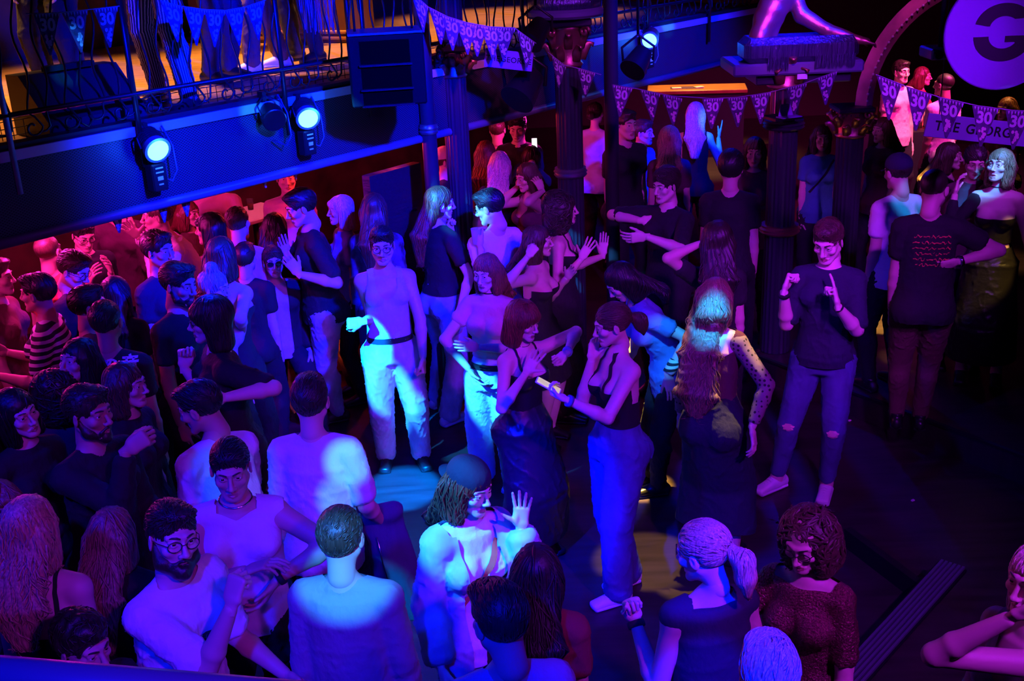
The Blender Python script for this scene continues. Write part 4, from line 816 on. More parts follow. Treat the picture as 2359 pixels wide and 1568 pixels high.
    def top(s,m,style='tank',g=.008,hem=.47,loose=.3,name='top',wr=.002):
        f=s.newf(); s.torso(f,g,lo=hem-.05,loose=loose); S=s.S
        for d in'LR': f.tube(s.nb-s.u*.012*S,s.sh[d]+s.u*.01*S,.026*S+g,.025*S+g,.03)
        def gg(V): return np.minimum(g0(V),s.uv(V)[2]-hem)
        def g0(V):
            x,y,z=s.uv(V); ax=np.abs(x)
            if style=='tank': nl=.735+np.minimum(ax/.042,1)**2*.05; arm=.084-np.clip((z-.75)/.07,0,1)*.018; a=np.where(z>.722,arm-ax,.1); b=np.where(ax<.042,np.where(y>-.01,nl-z,.79+ax*.5-z),.1); return np.minimum(a,b)
            if style=='sleeveless': return np.minimum(np.where(z>.75,.112-ax,.1), np.where(ax<.05,np.where(y>-.01,.815+ax*.3-z,.832-z),.1))
            if style=='strap': # thin straps, low back
                bod=np.where(y>-.0,.735+.25*ax,.715)-z; st=np.minimum(.0042-np.abs(ax-.050-(z-.76)*-.06),.86-z); return np.maximum(bod,st)
            if style=='tube': return np.where(y>0,.728+.12*ax,.70)-z
            if style=='halter':
                bod=np.where(y>-.0,.735-.0*ax,.685+.0*ax)-z; st=np.where(y>.0,.007-np.abs(ax-.040+(z-.76)*.20),-.1); return np.maximum(bod,st)
            return .8-z
        s.shf=f; return s.solid(name,f,m,wr,34,gg)
    def trousers(s,m,g=.008,wide=0.,to=1.97,thigh=0.,name='trousers',wr=.006,hi=.6,tops=None):
        f=s.newf(); s.torso(f,g,lo=.47,hi=.55)
        for d in'LR': s.leg(f,d,g+.004,.03,to=to,wide=wide,thigh=thigh)
        zt=s.P+s.u0*(hi-.52)*s.S
        s.trf=f; return s.solid(name,f,m,wr,30,(lambda V:-((V-zt)@s.u0)) if tops is None else tops)
    def skirt(s,m,length=.5,flare=.06,g=.012,name='skirt',hi=.6,wr=.006):
        f=s.newf(m=.12); s.torso(f,g+.004,lo=.47,hi=.6,low=.012); S=s.S; zc=s.P-UP*.03*S
        mid=(s.kn['L']+s.kn['R'])/2; an=(s.an['L']+s.an['R'])/2; L1=min(length,.24)/.24; e=zc+(mid-zc)*L1; sp=abs((s.kn['L']-s.kn['R'])@s.L)/2
        f.tube(zc,e,((.110)*S*s.build,.094*S*s.build),(.085*S+sp*.6+flare*.4,.08*S+flare*.4),.012,side=s.L,cap=.5)
        if length>.24: t=(length-.24)/.24; q=mid+(an-mid)*t; sp2=abs((s.an['L']-s.an['R'])@s.L)/2; f.tube(e,q,(.085*S+sp*.6+flare*.4,.08*S+flare*.4),(.07*S+sp2*.8+flare,.07*S+flare),.006,side=s.L,cap=.5)
        zt=s.P+s.u0*(hi-.52)*S
        he=e if length<=.24 else q; hw=nrm(e-zc) if length<=.24 else nrm(q-e)
        def gg(V): return np.minimum(-((V-zt)@s.u0),-((V-he)@hw))
        s.trf=f; return s.solid(name,f,m,wr,22,gg)
    def shoes(s,m,sole=None,boot=0.,name='shoe'):
        S=s.S
        for d in'LR':
            F,a=s.fd[d],s.an[d]; L=np.cross(UP,F); b=a-UP*(a[2]-s.z0-(a[2]-s.an[d][2])) if False else np.array([a[0],a[1],a[2]-.045*S]); k=S/1.75
            f=Field(b-np.array([.24,.24,.03]),b+np.array([.24,.24,.2+boot]),.0065)
            f.tube(b+(-F*.055+UP*.04)*k,b+(F*.03+UP*.045)*k,(.036*k,.042*k),(.037*k,.042*k),.02,side=L); f.tube(b+(F*.02+UP*.048)*k,b+(F*.155+UP*.028)*k,(.038*k,.042*k),(.041*k,.024*k),.025,side=L,p=2.4)
            f.tube(b+(-F*.015+UP*.07)*k,b+(-F*.018+UP*(.105+boot))*k,.040*k,.043*k,.02,cap=.2)
            pl=b+UP*.016*k
            o=s.solid(name,f,m,0,g=lambda V:V[:,2]-b[2]-.014*k)
            sf=Field(b-np.array([.24,.24,.02]),b+np.array([.24,.24,.06]),.006); sf.tube(b+(-F*.06+UP*.013)*k,b+(F*.155+UP*.013)*k,(.040*k,.0135*k),(.045*k,.0135*k),.01,side=L,p=3)
            q=MB(); v,qq=sf.mesh(); q.add(v,qq); so=q.build('sole',sole or m,o,xf=s.xf)
            if s.near==2:
                q=MB()
                for i in range(5):
                    c=b+(F*(.035+.018*i)+UP*(.094-.0078*i))*k; q.sweep([c-L*.022*k-UP*.006,c+UP*.004,c+L*.022*k-UP*.006],.003,5)
                q.build('laces',sole or m,o,xf=s.xf)
    def hl(s,p): return s.HR@(np.asarray(p,float)*s.hk)+s.hc
    def hair(s,style='short',col='dark',ln=.45,vol=0.,locks=None,seed=1,back=None,name='hair',fr=False):
        m=hairmat(col); far=s.near==0; h=.0075 if s.near else .010
        pts=[s.hc-.2,s.hc+.2,s.nb]; down=nrm(-UP)
        bk=-s.Fc
        nape=s.hl((0,-.075,-.06)); tail=[]
        if style in('long','wavy','halfup'):
            o1=s.nb+bk*(.105*s.S*s.build)-s.u*.02*s.S; o2=s.ch+bk*(.105*s.S*s.build)-s.u*.0; d=nrm(-s.u*.5-UP*.7); tail=[s.hl((0,-.06,.0)),o1,o1+d*max(ln-.2,.03)]
            if back is not None: tail=[s.hl((0,-.05,.02))]+[np.asarray(q) for q in back]
            pts+=tail
        lo,hi=s.bounds(pts,.16); f=Field(lo,hi,h); R=s.HR; k=s.hk
        E=lambda c,r,kk=.012,op='u',Rx=None: f.ell(s.hl(c),tuple(np.asarray(r)*k),kk,R if Rx is None else R@Rx,op)
        t=.010+vol
        if style in('short','curly_top','buzz','crew'):
            tt={'short':.012,'buzz':.004,'crew':.009,'curly_top':.006}[style]+vol
            E((0,-.018,.042),(.0745+tt*.8,.093+tt,.080+tt*1.2)); E((0,.085,-.045),(.085,.075,.075),.015,'s'); E((0,.112,.020),(.07,.055,.048),.012,'s'); 
            for q in(-1,1): E((q*.085,.035,-.02),(.03,.045,.05),.012,'s'); E((q*.092,-.004,-.02),(.022,.024,.045),.008,'s')
            E((0,-.05,-.105),(.11,.09,.055),.015,'s')
            if style=='curly_top': E((0,.012,.098),(.068,.085,.042),.02)
            if style=='short': E((.01,.045,.100),(.058,.05,.026),.02)
        else:
            E((0,-.018,.040),(.0745+t,.093+t,.080+t*1.1))
            fr=.01 if style in('fringe','bob') else 0.
            if style in('long','wavy','bob','fringe','curly_big','halfup'):
                w=t+(.03 if style=='curly_big' else .006)
                for q in(-1,1): f.tube(s.hl((q*.062,-.022,.02)),s.hl((q*.066,-.028,-.13 if style!='halfup' else -.05)),(.026+w*.5,.055+w*.4),(.024+w*.5,.05+w*.3),.02,side=s.HR[:,0])
                f.tube(s.hl((0,-.055,.0)),s.hl((0,-.065,-.13)),(.075+w*.4,.040+w*.4),(.075+w*.4,.036+w*.4),.02,side=s.HR[:,0])
            if style=='curly_big':
                for q in(-1,1): E((q*.075,-.03,-.02),(.06+vol,.09+vol,.12+vol),.03)
                E((0,-.06,.04),(.1+vol,.09+vol,.1+vol),.03); E((0,-.07,-.09),(.12+vol,.075+vol,.10),.03)
            if style=='fringe' or fr: E((0,.072,.055),(.062,.03,.032),.012)
            z=.004 if style=='fringe' or fr else .0
            E((0,.105,-.055-z),(.058,.072,.088),.012,'s')
            if style=='curly_big': E((0,.118,.008),(.044,.05,.036),.012,'s')
            elif style!='fringe' and not fr: E((0,.122,.018),(.050,.055,.044),.012,'s')
            if style in('ponytail','bun','halfup','tied'):
                for q in(-1,1): E((q*.09,.01,-.025),(.03,.05,.055),.01,'s')
                if style!='halfup': E((0,-.04,-.12),(.11,.10,.06),.015,'s')
        if style=='ponytail':
            a=s.hl((0,-.115,.02)); b=a+nrm(s.HR[:,1]*-.7-UP*.5)*.06; c=b-UP*ln*.6+s.HR[:,1]*-.02; f2lo,f2hi=s.bounds([a,b,c],.1)
            g2=Field(np.minimum(lo,f2lo),np.maximum(hi,f2hi),h); 
            g2.tube(a,b,.022,.034,.02); g2.tube(b,(b+c)/2,.036,.032,.02); g2.tube((b+c)/2,c,.032,.012,.02); tailf=g2
        elif style=='bun':
            f.ell(s.hl((0,-.125,.0)),.045,.012)
        elif style=='topbun': f.ell(s.hl((0,-.02,.145)),.04,.012)
        if tail:
            wd=.085+vol if style!='halfup' else .07
            for i in range(len(tail)-1):
                ra=(wd+.012*i,.040+vol*.5); rb=((wd+.012*(i+1),.034+vol*.4) if i<len(tail)-2 else (wd*.42,.016))
                f.tube(tail[i],tail[i+1],ra,rb,.03,side=s.Lc,cap=.6)
        fields=[f]+([tailf] if style=='ponytail' else []); mb=MB(); rng=np.random.RandomState(seed+int(abs(s.base[0])*311)%1000)
        for fi,ff in enumerate(fields):
            Vt,Q=ff.mesh()
            if len(Vt)==0: continue
            N=vnormals(Vt,Q); c=Vt-s.hc; lo_=c@s.HR; az=np.arctan2(lo_[:,0],lo_[:,1])
            if style in('curly_big','curly_top'): disp=.010*wobble(Vt,95,seed,8)+.005*wobble(Vt,190,seed+1,8)
            elif style=='wavy': disp=.003*np.sin(az*34+14*c[:,2]*4+2*wobble(Vt,25,seed))+.006*wobble(Vt,40,seed,6)
            else: disp=.0022*np.sin(az*46+2.5*wobble(Vt,22,seed))+.003*wobble(Vt,45,seed,6,(1,1,.25))
            if style=='buzz': disp*=.3
            if far: disp*=1.1
            mb.add(Vt+N*disp[:,None],Q,0)
            n=locks if locks is not None else {2:520,1:240,0:70}[s.near]
            if style=='buzz': n=0
            if n:
                i=rng.choice(len(Vt),n); p=Vt[i].copy(); path=[p.copy()]
                steps=6; L=ff is f and {'short':.045,'crew':.028,'curly_top':.045,'ponytail':.07,'bun':.07,'tied':.07,'bob':.11,'fringe':.11,'curly_big':.10}.get(style,.16) or .12
                d0=-UP*np.ones((n,1)); 
                if style in('short','crew'): d0=np.tile(s.HR[:,1]*.7+s.HR[:,2]*.45-s.HR[:,0]*.3,(n,1)); d0[lo_[i,2]<.03]=-s.HR[:,2]-.4*s.HR[:,1]
                if style in('curly_big','curly_top'): d0=rng.normal(size=(n,3))*1.2-UP*.5
                if style in('ponytail','bun','tied') and ff is f: d0=np.tile(-s.HR[:,1]*1.-UP*.15,(n,1))
                d0=d0+rng.normal(size=(n,3))*.22
                for st in range(steps):
                    g=ff.grad(p); d=d0-g*(d0*g).sum(1,keepdims=True)*(.92 if style in('curly_big','curly_top','short') else .97); d/=np.linalg.norm(d,axis=1,keepdims=True)+1e-9
                    if style in('wavy','curly_big'): d=d+.45*np.stack([np.sin(st*1.6+i%7),np.cos(st*1.6+i%5),0*i],1)
                    p=p+d*(L/steps); e=ff.at(p)-.002; ok=e<.03; p=p-ff.grad(p)*np.where(ok,np.clip(e,-.03,.012),0)[:,None]; path.append(p.copy())
                path=np.stack(path,1); w=rng.uniform(.0016,.0040,n)*(1.5 if style=='curly_big' else .75 if style in('short','crew','curly_top') else 1.); pr=np.array([.5,1,1.05,.95,.8,.55,.12]); X=[];
                T=np.gradient(path,axis=1); T/=np.linalg.norm(T,axis=2,keepdims=True)+1e-9
                G=ff.grad(path.reshape(-1,3)).reshape(path.shape); B=np.cross(T,G); B/=np.linalg.norm(B,axis=2,keepdims=True)+1e-9
                ring=[]
                for a in range(4):
                    t_=a*pi/2; ring.append(path+(B*cos(t_)*1.5+G*sin(t_)*.7)*(w[:,None]*pr[None,:])[:,:,None])
                A=np.stack(ring,2).reshape(-1,3); q=[]; K=len(pr)
                base=(np.arange(n)[:,None]*K+np.arange(K-1)[None,:]).ravel()*4
                for a in range(4): b=(a+1)%4; q.append(np.stack([base+a,base+b,base+4+b,base+4+a],1))
                mb.add(A,np.concatenate(q),0)
        s.hf=f
        return mb.build(name,m,s.root,xf=s.xf)
    def beard(s,col='dark',full=True):
        f=Field(s.hc-.2,s.hc+.2,.005); k=s.hk; R=s.HR; E=lambda c,r,kk,op='u': f.ell(s.hl(c),tuple(np.asarray(r)*k),kk,R,op); t=.009 if full else .004
        for q in(-1,1): f.tube(s.hl((q*.062,.0,-.02)),s.hl((q*.050,.03,-.07)),.014+t*.4,.020+t,.02); f.tube(s.hl((q*.050,.03,-.07)),s.hl((0,.072,-.100)),.021+t,.022+t,.02); f.tube(s.hl((q*.028,.078,-.070)),s.hl((0,.0925,-.055)),.008,.0085,.01)
        E((0,.105,-.0695),(.021,.024,.010),.005,'s'); E((0,.1,-.02),(.05,.06,.024),.01,'s')
        Vt,Q=f.mesh(); N=vnormals(Vt,Q); Vt=Vt+N*(.0025*wobble(Vt,170,3,8))[:,None]; mb=MB(); mb.add(Vt,Q); return mb.build('beard',hairmat(col),s.root,xf=s.xf)
    def glasses(s,dark=False):
        m=mat('glasses_frame',(.02,.02,.02),.3,.4); mb=MB(); g=MB()
        for q in(-1,1):
            an=np.linspace(0,2*pi,18,endpoint=False); P=[s.hl((q*(.033+.024*cos(a)),.104-.008*abs(.033+.024*cos(a))/.05,.004+.019*sin(a))) for a in an]
            mb.sweep(P,.0018 if not dark else .003,6,closed=True); g.add(P,[list(range(18))])
            mb.sweep([s.hl((q*.057,.095,.010)),s.hl((q*.076,.05,.012)),s.hl((q*.078,-.005,.008))],.0016,5)
        mb.sweep([s.hl((-.009,.107,.008)),s.hl((0,.111,.011)),s.hl((.009,.107,.008))],.0016,5)
        o=mb.build('glasses',m,s.root,xf=s.xf)
        if dark: g.build('lens',mat('dark_lens',(.01,.01,.012),.08),o,xf=s.xf)
        return o
    def band(s,d,m,t=.93,name='wristband',r=.004,w=.012):
        p=s.el[d]+(s.wr[d]-s.el[d])*t; ax=nrm(s.wr[d]-s.el[d]); R0=.0175*s.S*(.9 if s.fem else 1)*s.build**.6+(1-t)*.02; mb=MB(); mb.lathe([(R0-.004,-w),(R0+r,-w),(R0+r+.001,0),(R0+r,w),(R0-.004,w)],p,18,axis=ax); return mb.build(name,m,s.root,xf=s.xf)
    def belt(s,m,z=.555,g=.012):
        f=s.newf(.009); s.torso(f,g,lo=.47,hi=.62)
        def gg(V): q=(V-s.P)@s.u0/s.S+.52; return .011-np.abs(q-z)
        return s.solid('belt',f,m,0,g=gg)
    def printed(s,body,size,m,at,normal,up,bold=.0,name='print',field=None,V=None,F=None):
        """lettering wrapped onto a garment: at = torso coordinates (side, up), normal +1 chest / -1 back"""
        if V is None: V,F=text_mesh(body,size,bold)
        n=s.Fc*normal; ex=np.cross(UP,n) ; ex=nrm(np.cross(s.u,n)); R=rotm(n,up); ex=R@ex; ey=R@s.u
        P=s.wa+s.Lc*at[0]*s.S+s.u*(at[1]-.61)*s.S+V[:,:1]*ex+V[:,1:2]*ey+n*.28; f=field or s.shf
        done=np.zeros(len(P),bool)
        for i in range(70):
            d=f.at(P); done|=d<.007; P=np.where(done[:,None],P,P-n*.0055)
        mb=MB(); mb.add(P,F); return mb.build(name,m,s.root,smooth=False,xf=s.xf)

    def patch(s,P2,c,n,m,field,name='patch',up=UP,parent=None):
        """flat outline P2 projected along -n onto a garment at c"""
        n=nrm(n); ex=nrm(np.cross(up,n)); ey=np.cross(n,ex); P2=np.asarray(P2); k=len(P2); P2=np.concatenate([P2,P2*.6,P2*.25]); V=c+P2[:,:1]*ex+P2[:,1:2]*ey+n*.16; done=np.zeros(len(V),bool)
        for i in range(70):
            d=field.at(V); done|=d<.006; V=np.where(done[:,None],V,V-n*.0055)
        mb=MB(); mb.add(V,[[r*k+i,r*k+(i+1)%k,(r+1)*k+(i+1)%k,(r+1)*k+i] for r in(0,1) for i in range(k)]+[[2*k+i for i in range(k)]]); return mb.build(name,m,s.root,smooth=False,xf=s.xf)
    def strip(s,A,B,w,m,field,n,name='strap',k=26):
        """a flat strap laid on the garment from A to B (torso coordinates side, up)"""
        n=nrm(n); t=np.linspace(0,1,k); d=nrm(np.array([B[0]-A[0],B[1]-A[1]])); q=np.array([-d[1],d[0]])*w/2; V=[]
        for u in t:
            for sg in(-1,1): V.append((A[0]*s.S+(B[0]-A[0])*s.S*u+sg*q[0],(A[1]+(B[1]-A[1])*u-.61)*s.S+sg*q[1]))
        V=np.array([s.wa+s.Lc*a+s.u*b for a,b in V])+n*.26; done=np.zeros(len(V),bool)
        for i in range(70):
            dd=field.at(V); done|=dd<.010; V=np.where(done[:,None],V,V-n*.0055)
        mb=MB(); mb.add(V,[[2*i,2*i+1,2*i+3,2*i+2] for i in range(k-1)]); return mb.build(name,m,s.root,xf=s.xf)
    def cap(s,m,back=True):
        f=Field(s.hc-.2,s.hc+.2,.006); k=s.hk; R=s.HR
        f.ell(s.hl((0,-.016,.058)),tuple(np.array((.088,.108,.088))*k),.01,R); Vt,Q=f.mesh(); lo=(Vt-s.hc)@R/k; g=lo[:,2]-.040-.10*lo[:,1]*(-1 if back else 1)
        V2,K,F=clip_mesh(Vt,Q,g); mb=MB(); mb.add(V2,K); mb.F.append(F); mb.M.append(np.zeros(len(F),int)); o=mb.build('cap',m,s.root,xf=s.xf)
        q=-1 if back else 1; P=[]; 
        for r,z in((.0,0),(.035,-.004),(.065,-.014)):
            for a in np.linspace(-1,1,9): P.append(s.hl((.070*sin(a*1.25)*(1-r*2),q*((.088 if q>0 else .115)*cos(a*1.1)+r),.036+z-.008*a*a)))
        b=MB(); b.add(P,[[i*9+j,i*9+j+1,(i+1)*9+j+1,(i+1)*9+j] for i in range(2) for j in range(8)]); b.build('brim',m,o,xf=s.xf)
        if back:
            b=MB(); b.sweep([s.hl((.080*sin(a),-.012+.1*cos(a),.050)) for a in np.linspace(-.75,.75,9)],.011,6,flat=.35); b.build('strap',m,o,xf=s.xf)
        return o
    def sleeve(s,d,m,g=.009,to=1.9,name='sleeve'):
        f=s.newf(); s.armt(f,d,g,.02,to=to); return s.solid(name,f,m,.003,30)
    def choker(s,m,r=.004,drop=0.,name='necklace'):
        c=s.nb+s.u*.016*s.S; n=48; a=np.linspace(0,2*pi,n,endpoint=False); dr=np.outer(np.sin(a),s.Lc)+np.outer(np.cos(a),s.Fc)
        V=c-np.outer(drop*(.5+.5*np.cos(a))**1.5-drop*.15,s.u)+dr*.14; done=np.zeros(n,bool)
        for i in range(60):
            d=s.field.at(V); done|=d<.003; V=np.where(done[:,None],V,V-dr*.0022)
        mb=MB(); mb.sweep(V,r,6,closed=True); return mb.build(name,m,s.root,xf=s.xf)
    def scribble(s,at,w,h,rows,m,normal,seed=1,th=.004,name='print',field=None):
        """rows of illegible handwriting-like strokes"""
        r=random.Random(seed); V=[];F=[]
        for k in range(rows):
            y=h/2-h*(k+.5)/rows; ph=r.random()*6; n=int(w/.006); W=w*r.uniform(.75,1.)
            P=[(-W/2+W*i/n+.004*sin(i*1.9+ph),y+h/rows*.30*sin(i*1.15+ph)*(.55+.45*sin(i*.31+ph*2))) for i in range(n+1)]
            for i in range(n+1):
                b=len(V); V+=[(P[i][0],P[i][1]-th/2,0),(P[i][0]+th*.4,P[i][1]+th/2,0)]
                if i and (i+k)%9: F.append([b-2,b,b+1,b-1])
        return s.printed('',0,m,at,normal,0,name=name,V=np.array(V),F=F,field=field)

    def leg_stripes(s,o,name='stripe'):
        """stores, per vertex, how far round the leg it lies (for stripes running down the cloth)"""
        me=o.data; V=np.zeros(len(me.vertices)*3); me.vertices.foreach_get('co',V); V=V.reshape(-1,3)@s.R.T+s.base; best=np.full(len(V),9.); val=np.zeros(len(V))
        for d in'LR':
            for p,q in((s.hipj[d]+UP*.05,s.kn[d]),(s.kn[d],s.an[d])):
                w=nrm(q-p); L=np.linalg.norm(q-p); x=nrm(s.L-w*(s.L@w)); y=np.cross(w,x); r=V-p; t=np.clip(r@w,0,L); r=r-t[:,None]*w; dd=np.linalg.norm(r,axis=1); m=dd<best; best[m]=dd[m]; val[m]=np.arctan2(r[m]@y,r[m]@x)/6.2832
        a=me.attributes.new(name,'FLOAT','POINT'); a.data.foreach_set('value',val.astype(np.float32))
# ------------------------------------------------------------------ clothes
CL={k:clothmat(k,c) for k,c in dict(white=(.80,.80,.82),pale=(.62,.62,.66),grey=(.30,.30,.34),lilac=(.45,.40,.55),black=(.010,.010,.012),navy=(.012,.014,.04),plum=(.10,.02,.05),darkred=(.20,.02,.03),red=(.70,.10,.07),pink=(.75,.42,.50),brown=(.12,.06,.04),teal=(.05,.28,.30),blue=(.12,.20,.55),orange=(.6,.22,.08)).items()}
def denim(n,c): return mat('denim_'+n,c,.8,bump=((30,30,14),.35,.008),var=((9,9,5),.28))
CL['denim']=denim('blue',(.05,.09,.26)); CL['wash']=denim('pale_wash',(.42,.50,.66)); CL['mid']=denim('mid',(.06,.09,.24)); CL['leather']=mat('black_leather',(.015,.014,.012),.28,bump=((18,18,26),.5,.012)); CL['shoe']=mat('black_shoe',(.012,.012,.013),.32); CL['trainer']=mat('white_trainer',(.78,.78,.8),.5); CL['silver']=mat('silver_chain',(.8,.8,.82),.2,1.); CL['skinpatch']=SKIN['fair']
def banded(name,a,b,scale,axis=2,thr=.5):
    m=mat('cloth_'+name,a,.85); nt=m.node_tree; bs=nt.nodes['Principled BSDF']; tc=nt.nodes['Texture Coordinate']; x=nt.nodes.new('ShaderNodeSeparateXYZ'); nt.links.new(tc.outputs['Object'],x.inputs[0]); mu=nt.nodes.new('ShaderNodeMath'); mu.operation='MULTIPLY'; mu.inputs[1].default_value=scale; nt.links.new(x.outputs[axis],mu.inputs[0]); fr=nt.nodes.new('ShaderNodeMath'); fr.operation='FRACT'; nt.links.new(mu.outputs[0],fr.inputs[0]); gt=nt.nodes.new('ShaderNodeMath'); gt.operation='GREATER_THAN'; gt.inputs[1].default_value=thr; nt.links.new(fr.outputs[0],gt.inputs[0]); mx=nt.nodes.new('ShaderNodeMix'); mx.data_type='RGBA'; mx.inputs[6].default_value=(*a,1); mx.inputs[7].default_value=(*b,1); nt.links.new(gt.outputs[0],mx.inputs[0]); nt.links.new(mx.outputs[2],bs.inputs['Base Color']); return m
CL['sailor']=banded('sailor_stripe',(.015,.015,.03),(.72,.72,.76),22,2,.55); CL['pinstripe']=banded('pinstripe',(.03,.03,.06),(.60,.58,.62),26,0,.66); _n=CL['pinstripe'].node_tree; _a=_n.nodes.new('ShaderNodeAttribute'); _a.attribute_name='stripe'; _m=[x for x in _n.nodes if x.type=='MATH' and x.operation=='MULTIPLY'][0]; _n.links.new(_a.outputs['Fac'],_m.inputs[0]); CL['hoop']=banded('hooped',(.02,.02,.03),(.7,.7,.74),30,2,.5)
def dotted(name,a,b):
    m=mat('cloth_'+name,a,.7); nt=m.node_tree; bs=nt.nodes['Principled BSDF']; tc=nt.nodes['Texture Coordinate']; v=nt.nodes.new('ShaderNodeTexVoronoi'); v.inputs['Scale'].default_value=38; v.inputs['Randomness'].default_value=.25; nt.links.new(tc.outputs['Object'],v.inputs['Vector']); g=nt.nodes.new('ShaderNodeMath'); g.operation='GREATER_THAN'; g.inputs[1].default_value=.30; nt.links.new(v.outputs['Distance'],g.inputs[0]); mx=nt.nodes.new('ShaderNodeMix'); mx.data_type='RGBA'; mx.inputs[6].default_value=(*b,1); mx.inputs[7].default_value=(*a,1); nt.links.new(g.outputs[0],mx.inputs[0]); nt.links.new(mx.outputs[2],bs.inputs['Base Color']); return m
CL['polka']=dotted('polka_net',(.24,.18,.17),(.012,.010,.012)); CL['sequin']=mat('sequins',(.22,.035,.06),.3,.6,bump=((130,130,130),1.,.01),var=((140,140,140),.7)); CL['pattern']=mat('cloth_swirl_print',(.09,.05,.14),.8,var=((14,14,9),.8)); CL['satin']=mat('black_satin',(.014,.014,.022),.42,bump=((14,14,9),.35,.012))
def P(label,px,turn,S,hair,top,low=None,shoe='shoe',**k):
    h=Human('person',px,turn,S,**k); tag(h.root,label,'person')
    if hair: h.hair(hair[0],hair[1],**(hair[2] if len(hair)>2 else {}))
    if top:
        kw=dict(top[2]) if len(top)>2 else {}
        (h.shirt if top[0]=='shirt' else h.top)(CL[top[1]],**({} if top[0]=='shirt' else dict(style=top[0])),**kw)
    low=low or ('trousers','black'); kw=dict(low[2]) if len(low)>2 else {}
    lo_=getattr(h,low[0])(CL[low[1]],**kw)
    if low[1]=='pinstripe': h.leg_stripes(lo_)
    if shoe: h.shoes(CL[shoe],CL['trainer'] if shoe=='trainer' else None)
    return h
def thing_at(name,loc,rz,label,cat,group=None): return empty(name,loc,rz,label,cat,group)
# ------------------------------------------------------------------ nearest rows
h=P('bearded man in glasses and white tee raising his fist at lower left',(398,1238),58,1.78,('short','dark'),('shirt','white',dict(sleeve=.85,loose=.7,g=.016,wr=.006)),('trousers','black'),near=2,look=38,nod=-4,tilt=-8,mouth='open',lean=(6,0),skin='fair',arms=dict(R=dict(p=(532,1400,.12),e=(500,1540),h='fist',hp=(545,1340)),L=dict(t=(.16,.03,-.22))))
h.beard(); h.glasses()
V2=np.array([[x,y] for y in(-.030,.030) for x in np.linspace(-.15,.15,14)]); n_=14; h.printed('',0,CL['navy'],(.0,.715),1,0,name='printed_panel',V=np.c_[V2,np.zeros(28)],F=[[i,i+1,n_+i+1,n_+i] for i in range(n_-1)])
V,F=text_mesh('LEGI',.078,.001,spacing=1.3); h.printed('',0,CL['white'],(.0,.715),1,0,name='lettering',V=V+np.array([0,0,.004]),F=F)
h=P('man in pale sleeveless top and silver chain behind the bearded man',(532,1080),10,1.72,('short','black',dict(vol=-.004)),('sleeveless','pale',dict(loose=.8,g=.014,hem=.5)),('trousers','black'),near=2,nod=8,mouth='part',skin='tan',build=1.05,arms=dict(L=dict(p=(640,1330,.1),e=(715,1215),hp=(612,1378)),R=dict(p=(565,1315,.22),e=(440,1330),h='relax',pn=(0,0,-1))))
h.choker(CL['silver'],.0045,.03,'silver_chain'); h.band('L',CL['black'],.95,'wristwatch',.005)
h=P('man seen from behind in pale tee with cyan light down his right shoulder',(716,925),176,1.74,('short','dark'),('shirt','pale',dict(sleeve=.8,loose=.75,g=.016,wr=.006)),('trousers','black'),near=2,skin='fair',arms=dict(R=dict(t=(.10,.05,-.27)),L=dict(t=(.0,.02,-.315))))
jk=h
h=P('dark haired man bending left in a pale blue tee behind the silver chain man',(462,938),-128,1.74,('short','black'),('shirt','pale',dict(sleeve=.8,loose=.7,g=.014)),('trousers','black'),near=2,look=-100,nod=18,lean=(16,-4),skin='tan',arms=dict(R=dict(t=(.12,.03,-.28)),L=dict(t=(.12,.0,-.27))))
h=P('man seen from behind in plain grey shirt, cyan light on his neck, bottom centre',(786,1240),173,1.70,('crew','brown',dict(vol=.003)),('shirt','grey',dict(sleeve=1.9,loose=.7,g=.014,wr=.004)),('trousers','black'),near=2,nod=4,skin='fair',arms=dict(R=dict(t=(.05,.03,-.31)),L=dict(t=(.02,.02,-.315))))
h=P('woman in backward cap and pale jacket raising an open palm, red strap across her chest',(1083,1122),30,1.66,('wavy','auburn',dict(ln=.40)),('shirt','white',dict(sleeve=.5,loose=.7)),('trousers','wash'),fem=True,near=2,look=48,nod=12,mouth='part',skin='pale',arms=dict(L=dict(p=(1200,1218,.10),e=(1235,1330),hd=(0,.1,1),pn='cam',h='open'),R=dict(t=(.08,.06,-.28),h='relax')))
h.cap(CL['navy']); f0=h.shf; h.shirt(CL['wash'],name='jacket',sleeve=1.86,g=.026,loose=.8,hem=.44,opened=.052,wr=.006,sl=.010,neck=.01); h.strip((.050,.795),(-.085,.60),.022,CL['red'],f0,h.Fc,'bag_strap')
h.scribble((-.004,.70),.15,.036,2,CL['black'],1,3,.0035,'print',f0)
h=P('brown haired man in lilac tee at the bottom edge, right of the grey shirt',(1152,1430),-165,1.76,('short','brown'),('shirt','lilac',dict(sleeve=.8,loose=.7,wr=.005)),('trousers','black'),near=2,look=-150,nod=10,skin='fair')
h=P('dark haired woman seen from behind between the capped woman and the lilac tee man',(1236,1318),178,1.62,('halfup','dark',dict(ln=.42)),('shirt','darkred',dict(sleeve=.6)),('trousers','black'),fem=True,near=2,skin='fair')
h=P('woman with fair ponytail seen from behind in navy sleeveless top, fist raised',(1620,1272),-164,1.70,('ponytail','blonde',dict(ln=.22)),('sleeveless','navy',dict(loose=.6,hem=.5,g=.013)),('trousers','navy'),fem=True,near=2,look=-128,nod=14,skin='fair',build=1.05,arms=dict(L=dict(t=(.10,.045,-.06),e=(0,.25,-1),hd=(.1,.15,1),pn=(-1,0,0),h='fist'),R=dict(t=(.03,.09,-.30))))
h.band('L',CL['black'],.97)
